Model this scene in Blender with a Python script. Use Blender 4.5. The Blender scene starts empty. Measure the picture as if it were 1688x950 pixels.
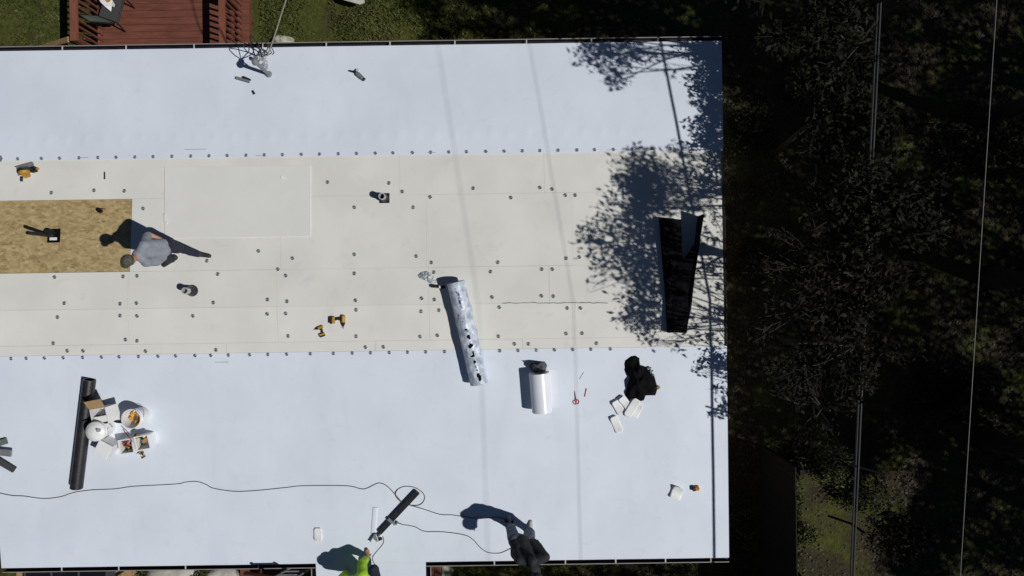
import bpy, math, random
import numpy as np
from mathutils import Vector, Matrix, Euler, noise
random.seed(7); RNG = np.random.default_rng(7)
R = math.radians
S = bpy.context.scene
C = S.collection
# ------------------------------------------------------------ camera, sky, sun, exposure
ROLL, FPX, RIDGE, SLOPE = .0145, 1120., 3.35, .083
CAMZ = RIDGE + 11.43
cam = bpy.data.cameras.new('camera'); camo = bpy.data.objects.new('camera', cam); C.objects.link(camo)
cam.sensor_width = 36; cam.lens = FPX / 1688 * 36; cam.clip_start = .1; cam.clip_end = 3000
camo.location = (0, 0, CAMZ); camo.rotation_euler = (0, 0, -ROLL); S.camera = camo
SX, SY = .78, -.27                                   # horizontal run of the sun ray per metre of height
SUN_EL = math.atan2(1, math.hypot(SX, SY))
w = bpy.data.worlds.new('World'); S.world = w; w.use_nodes = True
nt = w.node_tree; bg = nt.nodes['Background']
sky = nt.nodes.new('ShaderNodeTexSky'); sky.sky_type = 'NISHITA'; sky.sun_disc = False
sky.sun_elevation = SUN_EL; sky.sun_rotation = math.atan2(SX, SY)
sky.air_density = .48; sky.dust_density = 0.1; sky.ozone_density = 1.0; sky.altitude = 800
nt.links.new(sky.outputs[0], bg.inputs[0]); bg.inputs[1].default_value = .05
sl = bpy.data.lights.new('sun', 'SUN'); sl.energy = 4.6; sl.angle = R(.65); sl.color = (1, .985, .96)
so = bpy.data.objects.new('sun', sl); C.objects.link(so); so.location = (20, -8, 30)
so.rotation_euler = Vector((-SX, -SY, -1)).to_track_quat('-Z', 'Y').to_euler()
S.view_settings.view_transform = 'Standard'; S.view_settings.look = 'None'
S.view_settings.gamma = 1; S.view_settings.exposure = -.56
S.render.engine = 'CYCLES'; S.cycles.max_bounces = 6

# ------------------------------------------------------------ geometry of the shot
ca, sa = math.cos(ROLL), math.sin(ROLL)
def at(px, py, z):
    u = (px - 844) / FPX * (CAMZ - z); v = (475 - py) / FPX * (CAMZ - z)
    return Vector((ca * u + sa * v, -sa * u + ca * v, z))
YR = at(844, 500, RIDGE).y
def rz(y): return RIDGE - SLOPE * abs(y - YR)
def rf(px, py, h=0.):                                # point h above the roof surface
    z = RIDGE
    for _ in range(8):
        p = at(px, py, z + h); z = rz(p.y)
    p.z = z + h
    return p
def shp(px, py, h):                                  # point whose shadow lands on that roof spot
    return rf(px, py) + Vector((SX, SY, 1)) * h
XR, XL = rf(1195, 500).x, rf(-28, 500).x
YN, YS = rf(844, 74.5).y, rf(844, 922.5).y
def xr(y):                                           # the right edge is trimmed slightly hollow
    return XR + .10 * min(1, abs(y - YR) / 4.49)

# ------------------------------------------------------------ materials
def mat(name, col, rough=.6, var=.08, scale=6., bump=0., bscale=40., metal=0., spec=.4, col2=None, detail=4., stretch=None, backlit=0.):
    m = bpy.data.materials.new(name); m.use_nodes = True
    t = m.node_tree; N = t.nodes; L = t.links; b = N['Principled BSDF']
    tc = N.new('ShaderNodeTexCoord'); mp = N.new('ShaderNodeMapping'); L.new(tc.outputs['Object'], mp.inputs[0])
    if stretch: mp.inputs['Scale'].default_value = stretch
    n = N.new('ShaderNodeTexNoise'); n.inputs['Scale'].default_value = scale; n.inputs['Detail'].default_value = detail
    L.new(mp.outputs[0], n.inputs[0])
    r = N.new('ShaderNodeValToRGB'); L.new(n.outputs[0], r.inputs[0])
    a = [max(0, c * (1 - var)) for c in col]; bb = col2 if col2 else [min(1, c * (1 + var)) for c in col]
    r.color_ramp.elements[0].position = .35; r.color_ramp.elements[1].position = .65
    r.color_ramp.elements[0].color = (*a, 1); r.color_ramp.elements[1].color = (*bb, 1)
    L.new(r.outputs[0], b.inputs['Base Color'])
    b.inputs['Roughness'].default_value = rough; b.inputs['Metallic'].default_value = metal
    b.inputs['Specular IOR Level'].default_value = spec
    if bump:
        n2 = N.new('ShaderNodeTexNoise'); n2.inputs['Scale'].default_value = bscale; n2.inputs['Detail'].default_value = 5
        L.new(mp.outputs[0], n2.inputs[0])
        bp = N.new('ShaderNodeBump'); bp.inputs['Strength'].default_value = bump; bp.inputs['Distance'].default_value = .02
        L.new(n2.outputs[0], bp.inputs['Height']); L.new(bp.outputs[0], b.inputs['Normal'])
    return m
M = {}
def osb_mat():
    m = bpy.data.materials.new('osb'); m.use_nodes = True
    t = m.node_tree; N = t.nodes; L = t.links; b = N['Principled BSDF']
    tc = N.new('ShaderNodeTexCoord'); prev = None
    for i, (ang, sc, st) in enumerate(((.4, 15, 2.1), (-.9, 21, 2.4), (1.5, 12, 1.9))):
        mp = N.new('ShaderNodeMapping'); mp.inputs['Rotation'].default_value = (0, 0, ang); mp.inputs['Scale'].default_value = (1, st, 1)
        L.new(tc.outputs['Object'], mp.inputs[0])
        v = N.new('ShaderNodeTexVoronoi'); v.inputs['Scale'].default_value = sc; L.new(mp.outputs[0], v.inputs['Vector'])
        r = N.new('ShaderNodeValToRGB'); L.new(v.outputs['Color'], r.inputs[0])
        e = r.color_ramp.elements; e[0].position = .1; e[1].position = .9
        e[0].color = (.22, .145, .055, 1); e[1].color = (.54, .43, .23, 1)
        k = e.new(.5); k.color = (.42, .31, .145, 1)
        if prev is None: prev = r.outputs[0]
        else:
            x = N.new('ShaderNodeMixRGB'); x.inputs[0].default_value = .5; L.new(prev, x.inputs[1]); L.new(r.outputs[0], x.inputs[2]); prev = x.outputs[0]
    L.new(prev, b.inputs['Base Color']); b.inputs['Roughness'].default_value = .75
    return m
M['osb'] = osb_mat()
def smudge(m, scale, lo, hi, k, stretch=(1, 1, 1)):
    """faint dirt and scuffs over an existing base colour"""
    t = m.node_tree; N = t.nodes; L = t.links; b = N['Principled BSDF']; src = b.inputs['Base Color'].links[0].from_socket
    tc = N.new('ShaderNodeTexCoord'); mp = N.new('ShaderNodeMapping'); mp.inputs['Scale'].default_value = stretch; L.new(tc.outputs['Object'], mp.inputs[0])
    n = N.new('ShaderNodeTexNoise'); n.inputs['Scale'].default_value = scale; n.inputs['Detail'].default_value = 7; n.inputs['Distortion'].default_value = .6; L.new(mp.outputs[0], n.inputs[0])
    r = N.new('ShaderNodeValToRGB'); L.new(n.outputs[0], r.inputs[0]); e = r.color_ramp.elements
    e[0].position, e[1].position = lo, hi; e[0].color = (1, 1, 1, 1); e[1].color = (1 - k, 1 - k, 1 - k * .8, 1)
    x = N.new('ShaderNodeMixRGB'); x.blend_type = 'MULTIPLY'; x.inputs[0].default_value = 1; L.new(src, x.inputs[1]); L.new(r.outputs[0], x.inputs[2]); L.new(x.outputs[0], b.inputs['Base Color'])
M['tpo'] = mat('white_membrane', (.705, .762, .838), .5, .035, .9, .05, 3., spec=.3, detail=6)
smudge(M['tpo'], 5, .58, .80, .06); smudge(M['tpo'], 2.2, .55, .8, .045, (1, .25, 1))
M['facer'] = mat('board_facer', (.73, .72, .668), .8, .04, 1.3, .06, 60, spec=.15, detail=8)
smudge(M['facer'], 3.5, .60, .84, .12); smudge(M['facer'], .55, .45, .75, .03)
M['loose_board'] = mat('clean_board_facer', (.728, .72, .68), .8, .02, 2., .04, 60, spec=.15, detail=6)
M['edge'] = mat('white_trim', (.5, .48, .46), .5, .06)
M['gutter'] = mat('dark_gutter', (.012, .012, .018), .5, .3, 8)
M['lip'] = mat('gutter_lip', (.30, .27, .25), .45, .08, 5)
M['plate'] = mat('galvanised_plate', (.36, .37, .38), .5, .25, 60)
M['plate_dark'] = mat('plate_recess_shade', (.085, .09, .105), .5, .2, 40)  # dark tone that paints the shade in the plate's recess and dents
M['plate_blue'] = mat('coated_plate', (.42, .44, .48), .5, .2, 60)
M['black'] = mat('black_plastic', (.012, .012, .013), .55, .3, 12)
M['rubber'] = mat('black_rubber', (.018, .018, .02), .42, .25, 9, .1, 30)
M['pitch'] = mat('black_underside', (.004, .004, .005), .85, .3, 9, spec=.1)
M['grey'] = mat('grey_plastic', (.19, .2, .21), .5, .12, 20)
M['pvc'] = mat('grey_pipe', (.42, .42, .42), .5, .08, 20)
M['steel'] = mat('steel', (.33, .34, .36), .4, .12, 25, metal=.5)
M['yellow'] = mat('yellow_plastic', (.46, .25, .03), .5, .2, 30)
M['orange'] = mat('orange_fabric', (.75, .34, .015), .7, .3, 40)
M['red'] = mat('red_plastic', (.4, .025, .03), .45, .1)
M['white'] = mat('white_plastic', (.8, .8, .79), .35, .03, 8)
M['whitesheet'] = mat('white_roll_face', (.76, .79, .83), .3, .02, 3)
M['card_in'] = mat('cardboard', (.36, .235, .11), .85, .1, 12)
M['card_out'] = mat('white_carton', (.7, .69, .69), .7, .06, 10)
M['wrap'] = mat('plastic_wrap', (.37, .44, .55), .3, .16, 9, .5, 18, col2=(.66, .71, .78))
M['print'] = mat('blue_print', (.035, .05, .14), .5, .3, 60)
M['clear'] = mat('crumpled_film', (.33, .36, .42), .25, .35, 30, .6, 25, col2=(.7, .72, .75))
M['cord'] = mat('cord_jacket', (.12, .09, .08), .6, .15, 10)
M['redwood'] = mat('redwood_stain', (.150, .050, .031), .7, .2, 3, .1, 20, stretch=(1, 6, 6))
M['redrail'] = mat('redwood_rail', (.19, .067, .040), .65, .14, 3, .1, 20, stretch=(6, 1, 6))
M['tan'] = mat('tan_plank', (.36, .22, .10), .75, .18, 5, .1, 30, stretch=(1, 6, 1))
M['stone'] = mat('pale_stone', (.5, .48, .43), .9, .16, 5, .5, 14)
M['lichen'] = mat('lichen_stone', (.34, .35, .22), .9, .25, 8, .5, 14, col2=(.55, .52, .46))
M['glass'] = mat('dark_pane', (.01, .011, .012), .12, .2, 3, spec=.6)
M['mesh'] = mat('sling_mesh', (.05, .05, .052), .8, .12, 50)
M['sling'] = mat('grey_green_sling', (.12, .14, .12), .8, .12, 40)
M['siding'] = mat('siding', (.42, .38, .32), .7, .06, 4)
M['bark'] = mat('bark', (.032, .027, .022), .95, .3, 8, .6, 20, stretch=(1, 1, .3))
M['fence'] = mat('weathered_board', (.008, .007, .006), .9, .25, 6, .2, 20)
M['wire'] = mat('bare_wire', (.17, .165, .155), .45, .1, 10)
M['cable'] = mat('cable_sheath', (.022, .023, .025), .6, .12, 10)
M['drop'] = mat('drop_cable', (.42, .38, .29), .6, .12, 6)
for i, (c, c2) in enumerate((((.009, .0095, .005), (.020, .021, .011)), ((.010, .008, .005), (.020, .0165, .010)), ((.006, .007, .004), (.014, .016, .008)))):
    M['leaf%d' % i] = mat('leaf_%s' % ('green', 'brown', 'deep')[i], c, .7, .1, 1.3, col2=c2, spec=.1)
M['grass'] = mat('grass_blade', (.062, .080, .014), .7, .2, 1.5, col2=(.118, .125, .034))
M['litter'] = mat('leaf_litter', (.03, .026, .018), .7, .2, 2, col2=(.06, .052, .036))
M['skin'] = mat('skin', (.47, .235, .165), .55, .08, 20)
M['cap'] = mat('olive_cap', (.06, .062, .042), .85, .3, 30, col2=(.11, .11, .08))
M['tshirt'] = mat('grey_tshirt', (.235, .255, .29), .85, .08, 12, .25, 14)
M['navy'] = mat('navy_trousers', (.015, .017, .036), .85, .2, 10, .3, 14)
M['hoodie'] = mat('charcoal_hoodie', (.017, .018, .022), .9, .22, 8, .3, 14, col2=(.036, .037, .042))
M['vestgreen'] = mat('dark_green_sleeve', (.026, .034, .030), .9, .2, 10, .3, 14)
M['jeans'] = mat('grey_blue_jeans', (.09, .11, .145), .85, .3, 14, .3, 14)
M['neon'] = mat('neon_green_shirt', (.33, .56, .02), .75, .12, 10, .3, 12)
M['shoe'] = mat('dark_shoe', (.03, .028, .026), .7, .2, 20)
M['sole'] = mat('pale_shoe', (.45, .44, .42), .7, .1, 20)

def ground_mat():
    m = bpy.data.materials.new('ground'); m.use_nodes = True
    t = m.node_tree; N = t.nodes; L = t.links; b = N['Principled BSDF']; b.inputs['Roughness'].default_value = .95
    b.inputs['Specular IOR Level'].default_value = .1
    tc = N.new('ShaderNodeTexCoord')
    def nz(s, d=6):
        n = N.new('ShaderNodeTexNoise'); n.inputs['Scale'].default_value = s; n.inputs['Detail'].default_value = d; L.new(tc.outputs['Object'], n.inputs[0]); return n.outputs[0]
    def ramp(src, p0, p1, c0, c1):
        r = N.new('ShaderNodeValToRGB'); L.new(src, r.inputs[0]); e = r.color_ramp.elements
        e[0].position, e[1].position = p0, p1; e[0].color, e[1].color = (*c0, 1), (*c1, 1); return r.outputs[0]
    def mix(f, a, c):
        x = N.new('ShaderNodeMixRGB'); L.new(f, x.inputs[0]); L.new(a, x.inputs[1]); L.new(c, x.inputs[2]); return x.outputs[0]
    grass = ramp(nz(9), .3, .7, (.040, .050, .009), (.086, .092, .025))
    soil = ramp(nz(14), .3, .7, (.022, .018, .010), (.062, .050, .030))
    g1 = mix(ramp(nz(1.1), .36, .54, (0, 0, 0), (1, 1, 1)), grass, soil)
    sep = N.new('ShaderNodeSeparateXYZ'); L.new(tc.outputs['Object'], sep.inputs[0])
    ad = N.new('ShaderNodeMath'); ad.operation = 'MULTIPLY_ADD'; L.new(nz(.8), ad.inputs[0]); ad.inputs[1].default_value = 3.; L.new(sep.outputs[0], ad.inputs[2])
    mr = N.new('ShaderNodeMapRange'); L.new(ad.outputs[0], mr.inputs[0]); mr.inputs[1].default_value = .2; mr.inputs[2].default_value = 3.2
    g0 = mix(ramp(nz(1.6), .5, .72, (0, 0, 0), (1, 1, 1)), grass, soil)
    L.new(mix(mr.outputs[0], g0, g1), b.inputs['Base Color'])
    bp = N.new('ShaderNodeBump'); bp.inputs['Strength'].default_value = .7; bp.inputs['Distance'].default_value = .05; L.new(nz(22), bp.inputs['Height']); L.new(bp.outputs[0], b.inputs['Normal'])
    return m
M['ground'] = ground_mat()

# ------------------------------------------------------------ builders
MAT = {}
def frame(z, x=None):
    z = Vector(z).normalized(); a = Vector(x) if x else (Vector((1, 0, 0)) if abs(z.x) < .9 else Vector((0, 1, 0)))
    y = z.cross(a).normalized(); x = y.cross(z)
    return x, y, z
class MB:
    def __init__(s): s.v = []; s.f = []; s.m = []
    def add(s, vs, fs, mi=0):
        o = len(s.v); s.v += [Vector(p) for p in vs]; s.f += [[i + o for i in f] for f in fs]; s.m += [mi] * len(fs); return s
    def box(s, c, d, rot=None, mi=0):
        vs = [Vector((x * d[0] / 2, y * d[1] / 2, z * d[2] / 2)) for z in (-1, 1) for y in (-1, 1) for x in (-1, 1)]
        if rot is not None: vs = [rot @ p for p in vs]
        return s.add([p + Vector(c) for p in vs], [(0, 2, 3, 1), (4, 5, 7, 6), (0, 1, 5, 4), (2, 6, 7, 3), (0, 4, 6, 2), (1, 3, 7, 5)], mi)
    def slab(s, top, t, mi=0, down=Vector((0, 0, -1))):   # prism from a loop of top points
        n = len(top); top = [Vector(p) for p in top]; lo = [p + down * t for p in top]
        fs = [list(range(n)), list(range(2 * n - 1, n - 1, -1))] + [(i, i + n, (i + 1) % n + n, (i + 1) % n) for i in range(n)]
        return s.add(top + lo, fs, mi)
    def tube(s, pts, r, n=8, mi=0, caps=True):
        pts = [Vector(p) for p in pts]; k = len(pts); rr = r if isinstance(r, (list, tuple)) else [r] * k
        vs = []; prev = None
        for i, p in enumerate(pts):
            d = (pts[min(i + 1, k - 1)] - pts[max(i - 1, 0)])
            if d.length < 1e-9: d = Vector((0, 0, 1))
            x, y, _ = frame(d, prev); prev = x
            vs += [p + (x * math.cos(2 * math.pi * j / n) + y * math.sin(2 * math.pi * j / n)) * rr[i] for j in range(n)]
        fs = [(i * n + j, i * n + (j + 1) % n, (i + 1) * n + (j + 1) % n, (i + 1) * n + j) for i in range(k - 1) for j in range(n)]
        if caps: fs += [list(range(n - 1, -1, -1)), list(range((k - 1) * n, k * n))]
        return s.add(vs, fs, mi)
    def lathe(s, prof, n=24, org=(0, 0, 0), axis=(0, 0, 1), mi=0, close=False):
        x, y, z = frame(axis); org = Vector(org); k = len(prof)
        vs = [org + (x * math.cos(2 * math.pi * j / n) + y * math.sin(2 * math.pi * j / n)) * r + z * h for r, h in prof for j in range(n)]
        fs = [(i * n + j, i * n + (j + 1) % n, (i + 1) * n + (j + 1) % n, (i + 1) * n + j) for i in range(k - 1) for j in range(n)]
        if close: fs += [list(range(n - 1, -1, -1)), list(range((k - 1) * n, k * n))]
        return s.add(vs, fs, mi)
    def ball(s, c, r, n=12, m=8, mi=0, rot=None):
        r = (r, r, r) if not isinstance(r, (tuple, list)) else r
        vs = []
        for i in range(m + 1):
            a = math.pi * i / m
            for j in range(n):
                b = 2 * math.pi * j / n
                p = Vector((r[0] * math.sin(a) * math.cos(b), r[1] * math.sin(a) * math.sin(b), r[2] * math.cos(a)))
                vs.append((rot @ p if rot is not None else p) + Vector(c))
        return s.add(vs, [(i * n + j, (i + 1) * n + j, (i + 1) * n + (j + 1) % n, i * n + (j + 1) % n) for i in range(m) for j in range(n)], mi)
    def build(s, name, mats, parent=None, world=False, smooth=False, bevel=0., stuff=False):
        vs = s.v
        if world and parent is not None:
            inv = MAT[parent.name].inverted(); vs = [inv @ p for p in vs]
        me = bpy.data.meshes.new(name); me.from_pydata([tuple(p) for p in vs], [], s.f)
        for m in (mats if isinstance(mats, (list, tuple)) else [mats]): me.materials.append(M[m])
        me.polygons.foreach_set('material_index', s.m)
        if smooth: me.polygons.foreach_set('use_smooth', [True] * len(s.f))
        me.update()
        o = bpy.data.objects.new(name, me); C.objects.link(o)
        if parent is not None: o.parent = parent; MAT[o.name] = MAT[parent.name]
        else: MAT[o.name] = Matrix()
        if bevel:
            b = o.modifiers.new('bevel', 'BEVEL'); b.width = bevel; b.segments = 2; b.limit_method = 'ANGLE'
        if stuff: o['kind'] = 'stuff'
        return o
def tag(o, label, cat, group=None):
    o['label'] = label; o['category'] = cat
    if group: o['group'] = group
    return o
def thing(name, label, cat, loc, rot=None, group=None):
    o = bpy.data.objects.new(name, None); C.objects.link(o); o.empty_display_size = .1
    m = (rot.to_4x4() if rot is not None else Matrix()); m = Matrix.Translation(Vector(loc)) @ m
    o.matrix_basis = m; MAT[o.name] = m
    return tag(o, label, cat, group)
def roofrot(p, q=None, ang=None):                     # local frame lying on the roof at p, x axis towards q
    y = p.y; n = Vector((0, SLOPE if y > YR else -SLOPE, 1)).normalized()
    d = (q - p) if q is not None else Vector((math.cos(ang), math.sin(ang), 0))
    x = (d - n * d.dot(n)).normalized(); yy = n.cross(x)
    return Matrix((x, yy, n)).transposed()
def on_roof(name, label, cat, a, b=None, ang=0., group=None, h=0.):
    p = rf(*a) + Vector((0, 0, h)); q = rf(*b) if b else None
    return thing(name, label, cat, p, roofrot(p, q, ang), group)
def spline(pts, n=8):
    pts = [Vector(p) for p in pts]; out = []
    for i in range(len(pts) - 1):
        p0, p1, p2, p3 = pts[max(i - 1, 0)], pts[i], pts[i + 1], pts[min(i + 2, len(pts) - 1)]
        for k in range(n):
            t = k / n
            out.append(.5 * ((2 * p1) + (p2 - p0) * t + (2 * p0 - 5 * p1 + 4 * p2 - p3) * t * t + (3 * p1 - p0 - 3 * p2 + p3) * t ** 3))
    return out + [pts[-1]]
def inst(src, name, parent, loc, rotz=0.):
    o = bpy.data.objects.new(name, src.data); C.objects.link(o); o.parent = parent; o.location = loc; o.rotation_euler = (0, 0, rotz); return o
def quads(name, V, matname, parent=None, stuff=False, off=None):
    """V: (n,4,3) array -> one mesh of n quads"""
    n = len(V)
    if off is not None: V = V - np.array(off)
    me = bpy.data.meshes.new(name); me.vertices.add(4 * n); me.vertices.foreach_set('co', V.astype(np.float32).ravel())
    me.loops.add(4 * n); me.loops.foreach_set('vertex_index', np.arange(4 * n, dtype=np.int32))
    me.polygons.add(n); me.polygons.foreach_set('loop_start', np.arange(0, 4 * n, 4, dtype=np.int32))
    me.materials.append(M[matname]); me.update(calc_edges=True); me.validate()
    o = bpy.data.objects.new(name, me); C.objects.link(o)
    if parent is not None: o.parent = parent
    if stuff: o['kind'] = 'stuff'
    return o
def leafquads(P, L, Wd, droop=.25, flat=None):
    n = len(P); d = RNG.normal(size=(n, 3)); d[:, 2] -= droop
    if flat is not None: d[:, 2] *= flat
    d /= np.linalg.norm(d, axis=1, keepdims=True)
    a = RNG.normal(size=(n, 3))
    if flat is not None: a[:, 2] *= flat
    s = a - d * (a * d).sum(1, keepdims=True); s /= np.linalg.norm(s, axis=1, keepdims=True)
    nn = np.cross(d, s); sc = RNG.uniform(.4, 1.35, (n, 1)); L = L * sc; Wd = Wd * sc
    fold = nn * Wd * RNG.uniform(.1, .7, (n, 1))
    mid = P + d * L * .42
    return np.stack([P, mid + s * Wd / 2 + fold, P + d * L + nn * L * RNG.uniform(-.3, .3, (n, 1)), mid - s * Wd / 2 + fold], axis=1)
# ------------------------------------------------------------ ground
g = MB(); g.add([(-800, -800, 0), (800, -800, 0), (800, 800, 0), (-800, 800, 0)], [(0, 1, 2, 3)])
go = g.build('ground', 'ground'); go['kind'] = 'structure'

# ------------------------------------------------------------ the house
HB = Vector(((XL + XR) / 2, YR, 0))
house = thing('house', 'long low house under a half finished white flat roof', 'house', HB)
WX0, WX1, WY0, WY1 = XL + .3, XR - .12, YS + .35, YN - .3
wz = rz(WY0) - .1
wl = MB()
wl.box(((WX0 + WX1) / 2, WY0, wz / 2), (WX1 - WX0, .14, wz)).box(((WX0 + WX1) / 2, WY1, wz / 2), (WX1 - WX0, .14, wz))
wl.box((WX0, YR, wz / 2), (.14, WY1 - WY0 - .15, wz)).box((WX1, YR, wz / 2), (.14, WY1 - WY0 - .15, wz))
wl.build('wall', 'siding', house, world=True)
PX0, PX1, PYE = rf(523, 940).x, rf(700, 940).x, YS - 2.6     # porch roof
dk = MB()
def slope_slab(mb, x0, x1, y0, y1, off, t, mi=0):
    a, b = x1 if isinstance(x1, tuple) else (x1, x1)
    mb.slab([(x0, y0, rz(y0) + off), (a, y0, rz(y0) + off), (b, y1, rz(y1) + off), (x0, y1, rz(y1) + off)], t, mi)
HX0, HX1, HY0, HY1 = rf(76, 388).x, rf(98, 388).x, rf(87, 400).y, rf(87, 377).y
for y0, y1 in ((YS + .01, YR), (YR, YN - .01)): slope_slab(dk, XL + .01, (xr(y0) - .012, xr(y1) - .012), y0, y1, -.034, .1)
slope_slab(dk, PX0 + .01, PX1 - .01, PYE + .01, YS + .012, -.034, .1)
roof = dk.build('roof', 'tan', house, world=True)
for x in (PX0 + .1, PX1 - .1):
    pb = MB(); pb.box((x, PYE + .15, rz(PYE) / 2 - .07), (.1, .1, rz(PYE) - .14)); pb.build('porch_post', 'redwood', house, world=True)

# white membrane: two wide sheets, laid in 2.5 cm cells so that they ripple
DIMPLES = [rf(50 + 30.2 * i, 232 - .0145 * (50 + 30.2 * i)) for i in range(34)]
def sheet(name, rects, bottom_edge):
    mb = MB()
    for (x0, x1, y0, y1, step) in rects:
        nx, ny = int((x1 - x0) / step) + 1, int((y1 - y0) / step) + 1
        vs = []
        for j in range(ny + 1):
            y = y0 + (y1 - y0) * j / ny
            for i in range(nx + 1):
                x = x0 + ((x1 if x1 < XR - .5 else xr(y) + .02) - x0) * i / nx
                z = rz(y) + .008 + .0042 * noise.noise((x * 1.3, y * .8, 3)) + .0020 * noise.noise((x * 3.1, y * 2.2, 9))
                e = (y - bottom_edge)
                vs.append([x, y, z])
        for d in DIMPLES:
            if y0 < d.y < y1:
                ci, cj = round((d.x - x0) / (x1 - x0) * nx), round((d.y - y0) / (y1 - y0) * ny)
                for di in range(-3, 4):
                    for dj in range(-4, 5):
                        i, j = ci + di, cj + dj
                        if 0 <= i <= nx and 0 <= j <= ny: vs[j * (nx + 1) + i][2] += .0045 * math.exp(-(di * di / 2.2 + dj * dj / 4.5))
        fs = [(j * (nx + 1) + i, j * (nx + 1) + i + 1, (j + 1) * (nx + 1) + i + 1, (j + 1) * (nx + 1) + i) for j in range(ny) for i in range(nx)]
        mb.add(vs, fs)
        # skirt
        def ring(idx):
            base = [vs[k] for k in idx]; n = len(base)
            mb.add(base + [(p[0], p[1], p[2] - (.05 if abs(p[1] - bottom_edge) > .2 else .006)) for p in base], [(k, k + 1, n + k + 1, n + k) for k in range(n - 1)])
        ring(range(nx + 1)); ring(range(ny * (nx + 1), (ny + 1) * (nx + 1)))
        ring(range(0, (ny + 1) * (nx + 1), nx + 1)); ring(range(nx, (ny + 1) * (nx + 1), nx + 1))
    return mb.build(name, 'tpo', roof, world=True, smooth=False)
YA, YB = rf(640, 256.5).y, rf(640, 578.5).y
sheet('membrane_sheet', [(XL - .02, XR + .02, YA, YN + .02, .04)], YA)
sheet('membrane_sheet', [(XL - .02, XR + .02, YS - .02, YB, .04), (PX0 - .02, PX1 + .02, PYE, YS - .021, .04)], YB)
for o in C.objects:
    if o.name.startswith('membrane_sheet'): o.data.polygons.foreach_set('use_smooth', [len(p.vertices) == 4 and p.normal.z > .5 for p in o.data.polygons])
# insulation boards, one object each
yAB, yBC, yDE = rf(640, 322).y, rf(640, 442).y, rf(640, 562).y
def X(px): return rf(px, 450).x
rows = [(yAB, rf(640, 202).y, [-60, 178, 419, 659, 900, 1194]), (yBC, yAB, [214, 462, 703, 945, 1194]),
        (YR, yBC, [-30, 212, 457, 706, 905, 1194]), (yDE, YR, [-30, 212, 457, 707, 946, 1194]), (rf(640, 640).y, yDE, [-60, 124, 371, 617, 860, 1194])]
for (y0, y1, xs) in rows:
    for a, b in zip(xs, xs[1:]):
        mb = MB(); ga, gb = random.uniform(.0004, .0018), random.uniform(.0004, .0016)
        dz = random.uniform(-.0018, .0012)
        slope_slab(mb, max(XL + .02, X(a)) + ga, (X(b) - ga if b < 1190 else (xr(y0) - .02, xr(y1) - .02)), y0 + gb, y1 - gb, dz, .024)
        mb.build('insulation_board', 'facer', roof, world=True)
# exposed osb with the square cut out for the flue
ox1 = X(214) - .004; ox0 = XL + .02; oxm = X(189)
def osb_piece(x0, x1, hole):
    mb = MB(); o = -.0225
    def q(a, b, c, d): slope_slab(mb, a, b, c, d, o, .009)
    y0, y1 = yBC + .004, yAB - .004
    if not hole: q(x0, x1, y0, y1)
    else: q(x0, HX0, y0, y1); q(HX1, x1, y0, y1); q(HX0, HX1, y0, HY0); q(HX0, HX1, HY1, y1)
    return mb.build('osb_panel', 'osb', roof, world=True)
osb_piece(ox0, oxm - .0015, True); osb_piece(oxm + .0015, ox1, False)
mb = MB(); slope_slab(mb, HX0, HX1, HY0, HY1, -.0315, .002); mb.build('flue_dark_sheet', 'pitch', roof, world=True)  # flat black sheet stands in for the unlit hollow below the cut-out
mb = MB(); slope_slab(mb, rf(80, 393).x, rf(92, 393).x, rf(86, 396).y, rf(86, 391.5).y, -.026, .004); mb.build('opening_cap', 'white', roof, world=True)
# loose clean board on top
c = [rf(272, 276), rf(512, 272.5), rf(512, 389.5), rf(272, 393)]
mb = MB(); mb.slab([p + Vector((0, 0, .0125)) for p in c][::-1], .0118)
tag(mb.build('loose_board', 'loose_board'), 'single clean pale board lying loose across the joints behind the man in grey', 'insulation board')
mb = MB(); q = [rf(271, 352), rf(273, 357), rf(277, 364), rf(275, 371), rf(271.5, 366), rf(270.5, 358)]
mb.slab([p + Vector((0, 0, .02 + .006 * (i % 2))) for i, p in enumerate(q)][::-1], .012)
tag(mb.build('peeled_facer', 'loose_board'), 'small curled scrap of facer peeled up at the loose board edge', 'scrap')
mb = MB(); q = [rf(463, 291), rf(466, 289.5), rf(470, 294), rf(468, 297), rf(464, 295)]
mb.slab([p + Vector((0, 0, .022)) for p in q][::-1], .006)
tag(mb.build('paper_scrap', 'white'), 'tiny white scrap lying on the loose clean board', 'scrap')

# fastener plates
def plate_mesh(r, shade_arc=1.):
    mb = MB()
    mb.lathe([(r, -.001), (r, .0015), (r * .86, .0035), (r * .72, .0016), (r * .6, .0042), (r * .46, .0042)], 16)
    k = len(mb.f); mb.lathe([(r * .46, .0042), (r * .34, -.0005), (r * .16, -.0012)], 16, mi=1)
    mb.lathe([(r * .2, -.0012), (r * .18, .003), (0.0002, .0035)], 8, mi=0)
    for s in (0, math.pi):                            # two flat dark faces painted for the shaded dents
        vs = [(r * q * math.cos(s + t), r * q * math.sin(s + t), .0052) for q in (.5, .9) for t in (.1, .6, 1.1, 1.6, 2.0 * shade_arc)]
        mb.add(vs, [(i, i + 5, i + 6, i + 1) for i in range(4)], 1)
    o = mb.build('fastener_plate', ['plate' if shade_arc == 1 else 'plate_blue', 'plate_dark'], roof)
    return o
first = plate_mesh(.034)
first2 = plate_mesh(.031, 1.15)
def roof_euler(y, rzv):
    n = Vector((0, SLOPE if y > YR else -SLOPE, 1)).normalized()
    return (n.to_track_quat('Z', 'Y').to_matrix() @ Matrix.Rotation(rzv, 3, 'Z')).to_euler()
count = {}
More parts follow.
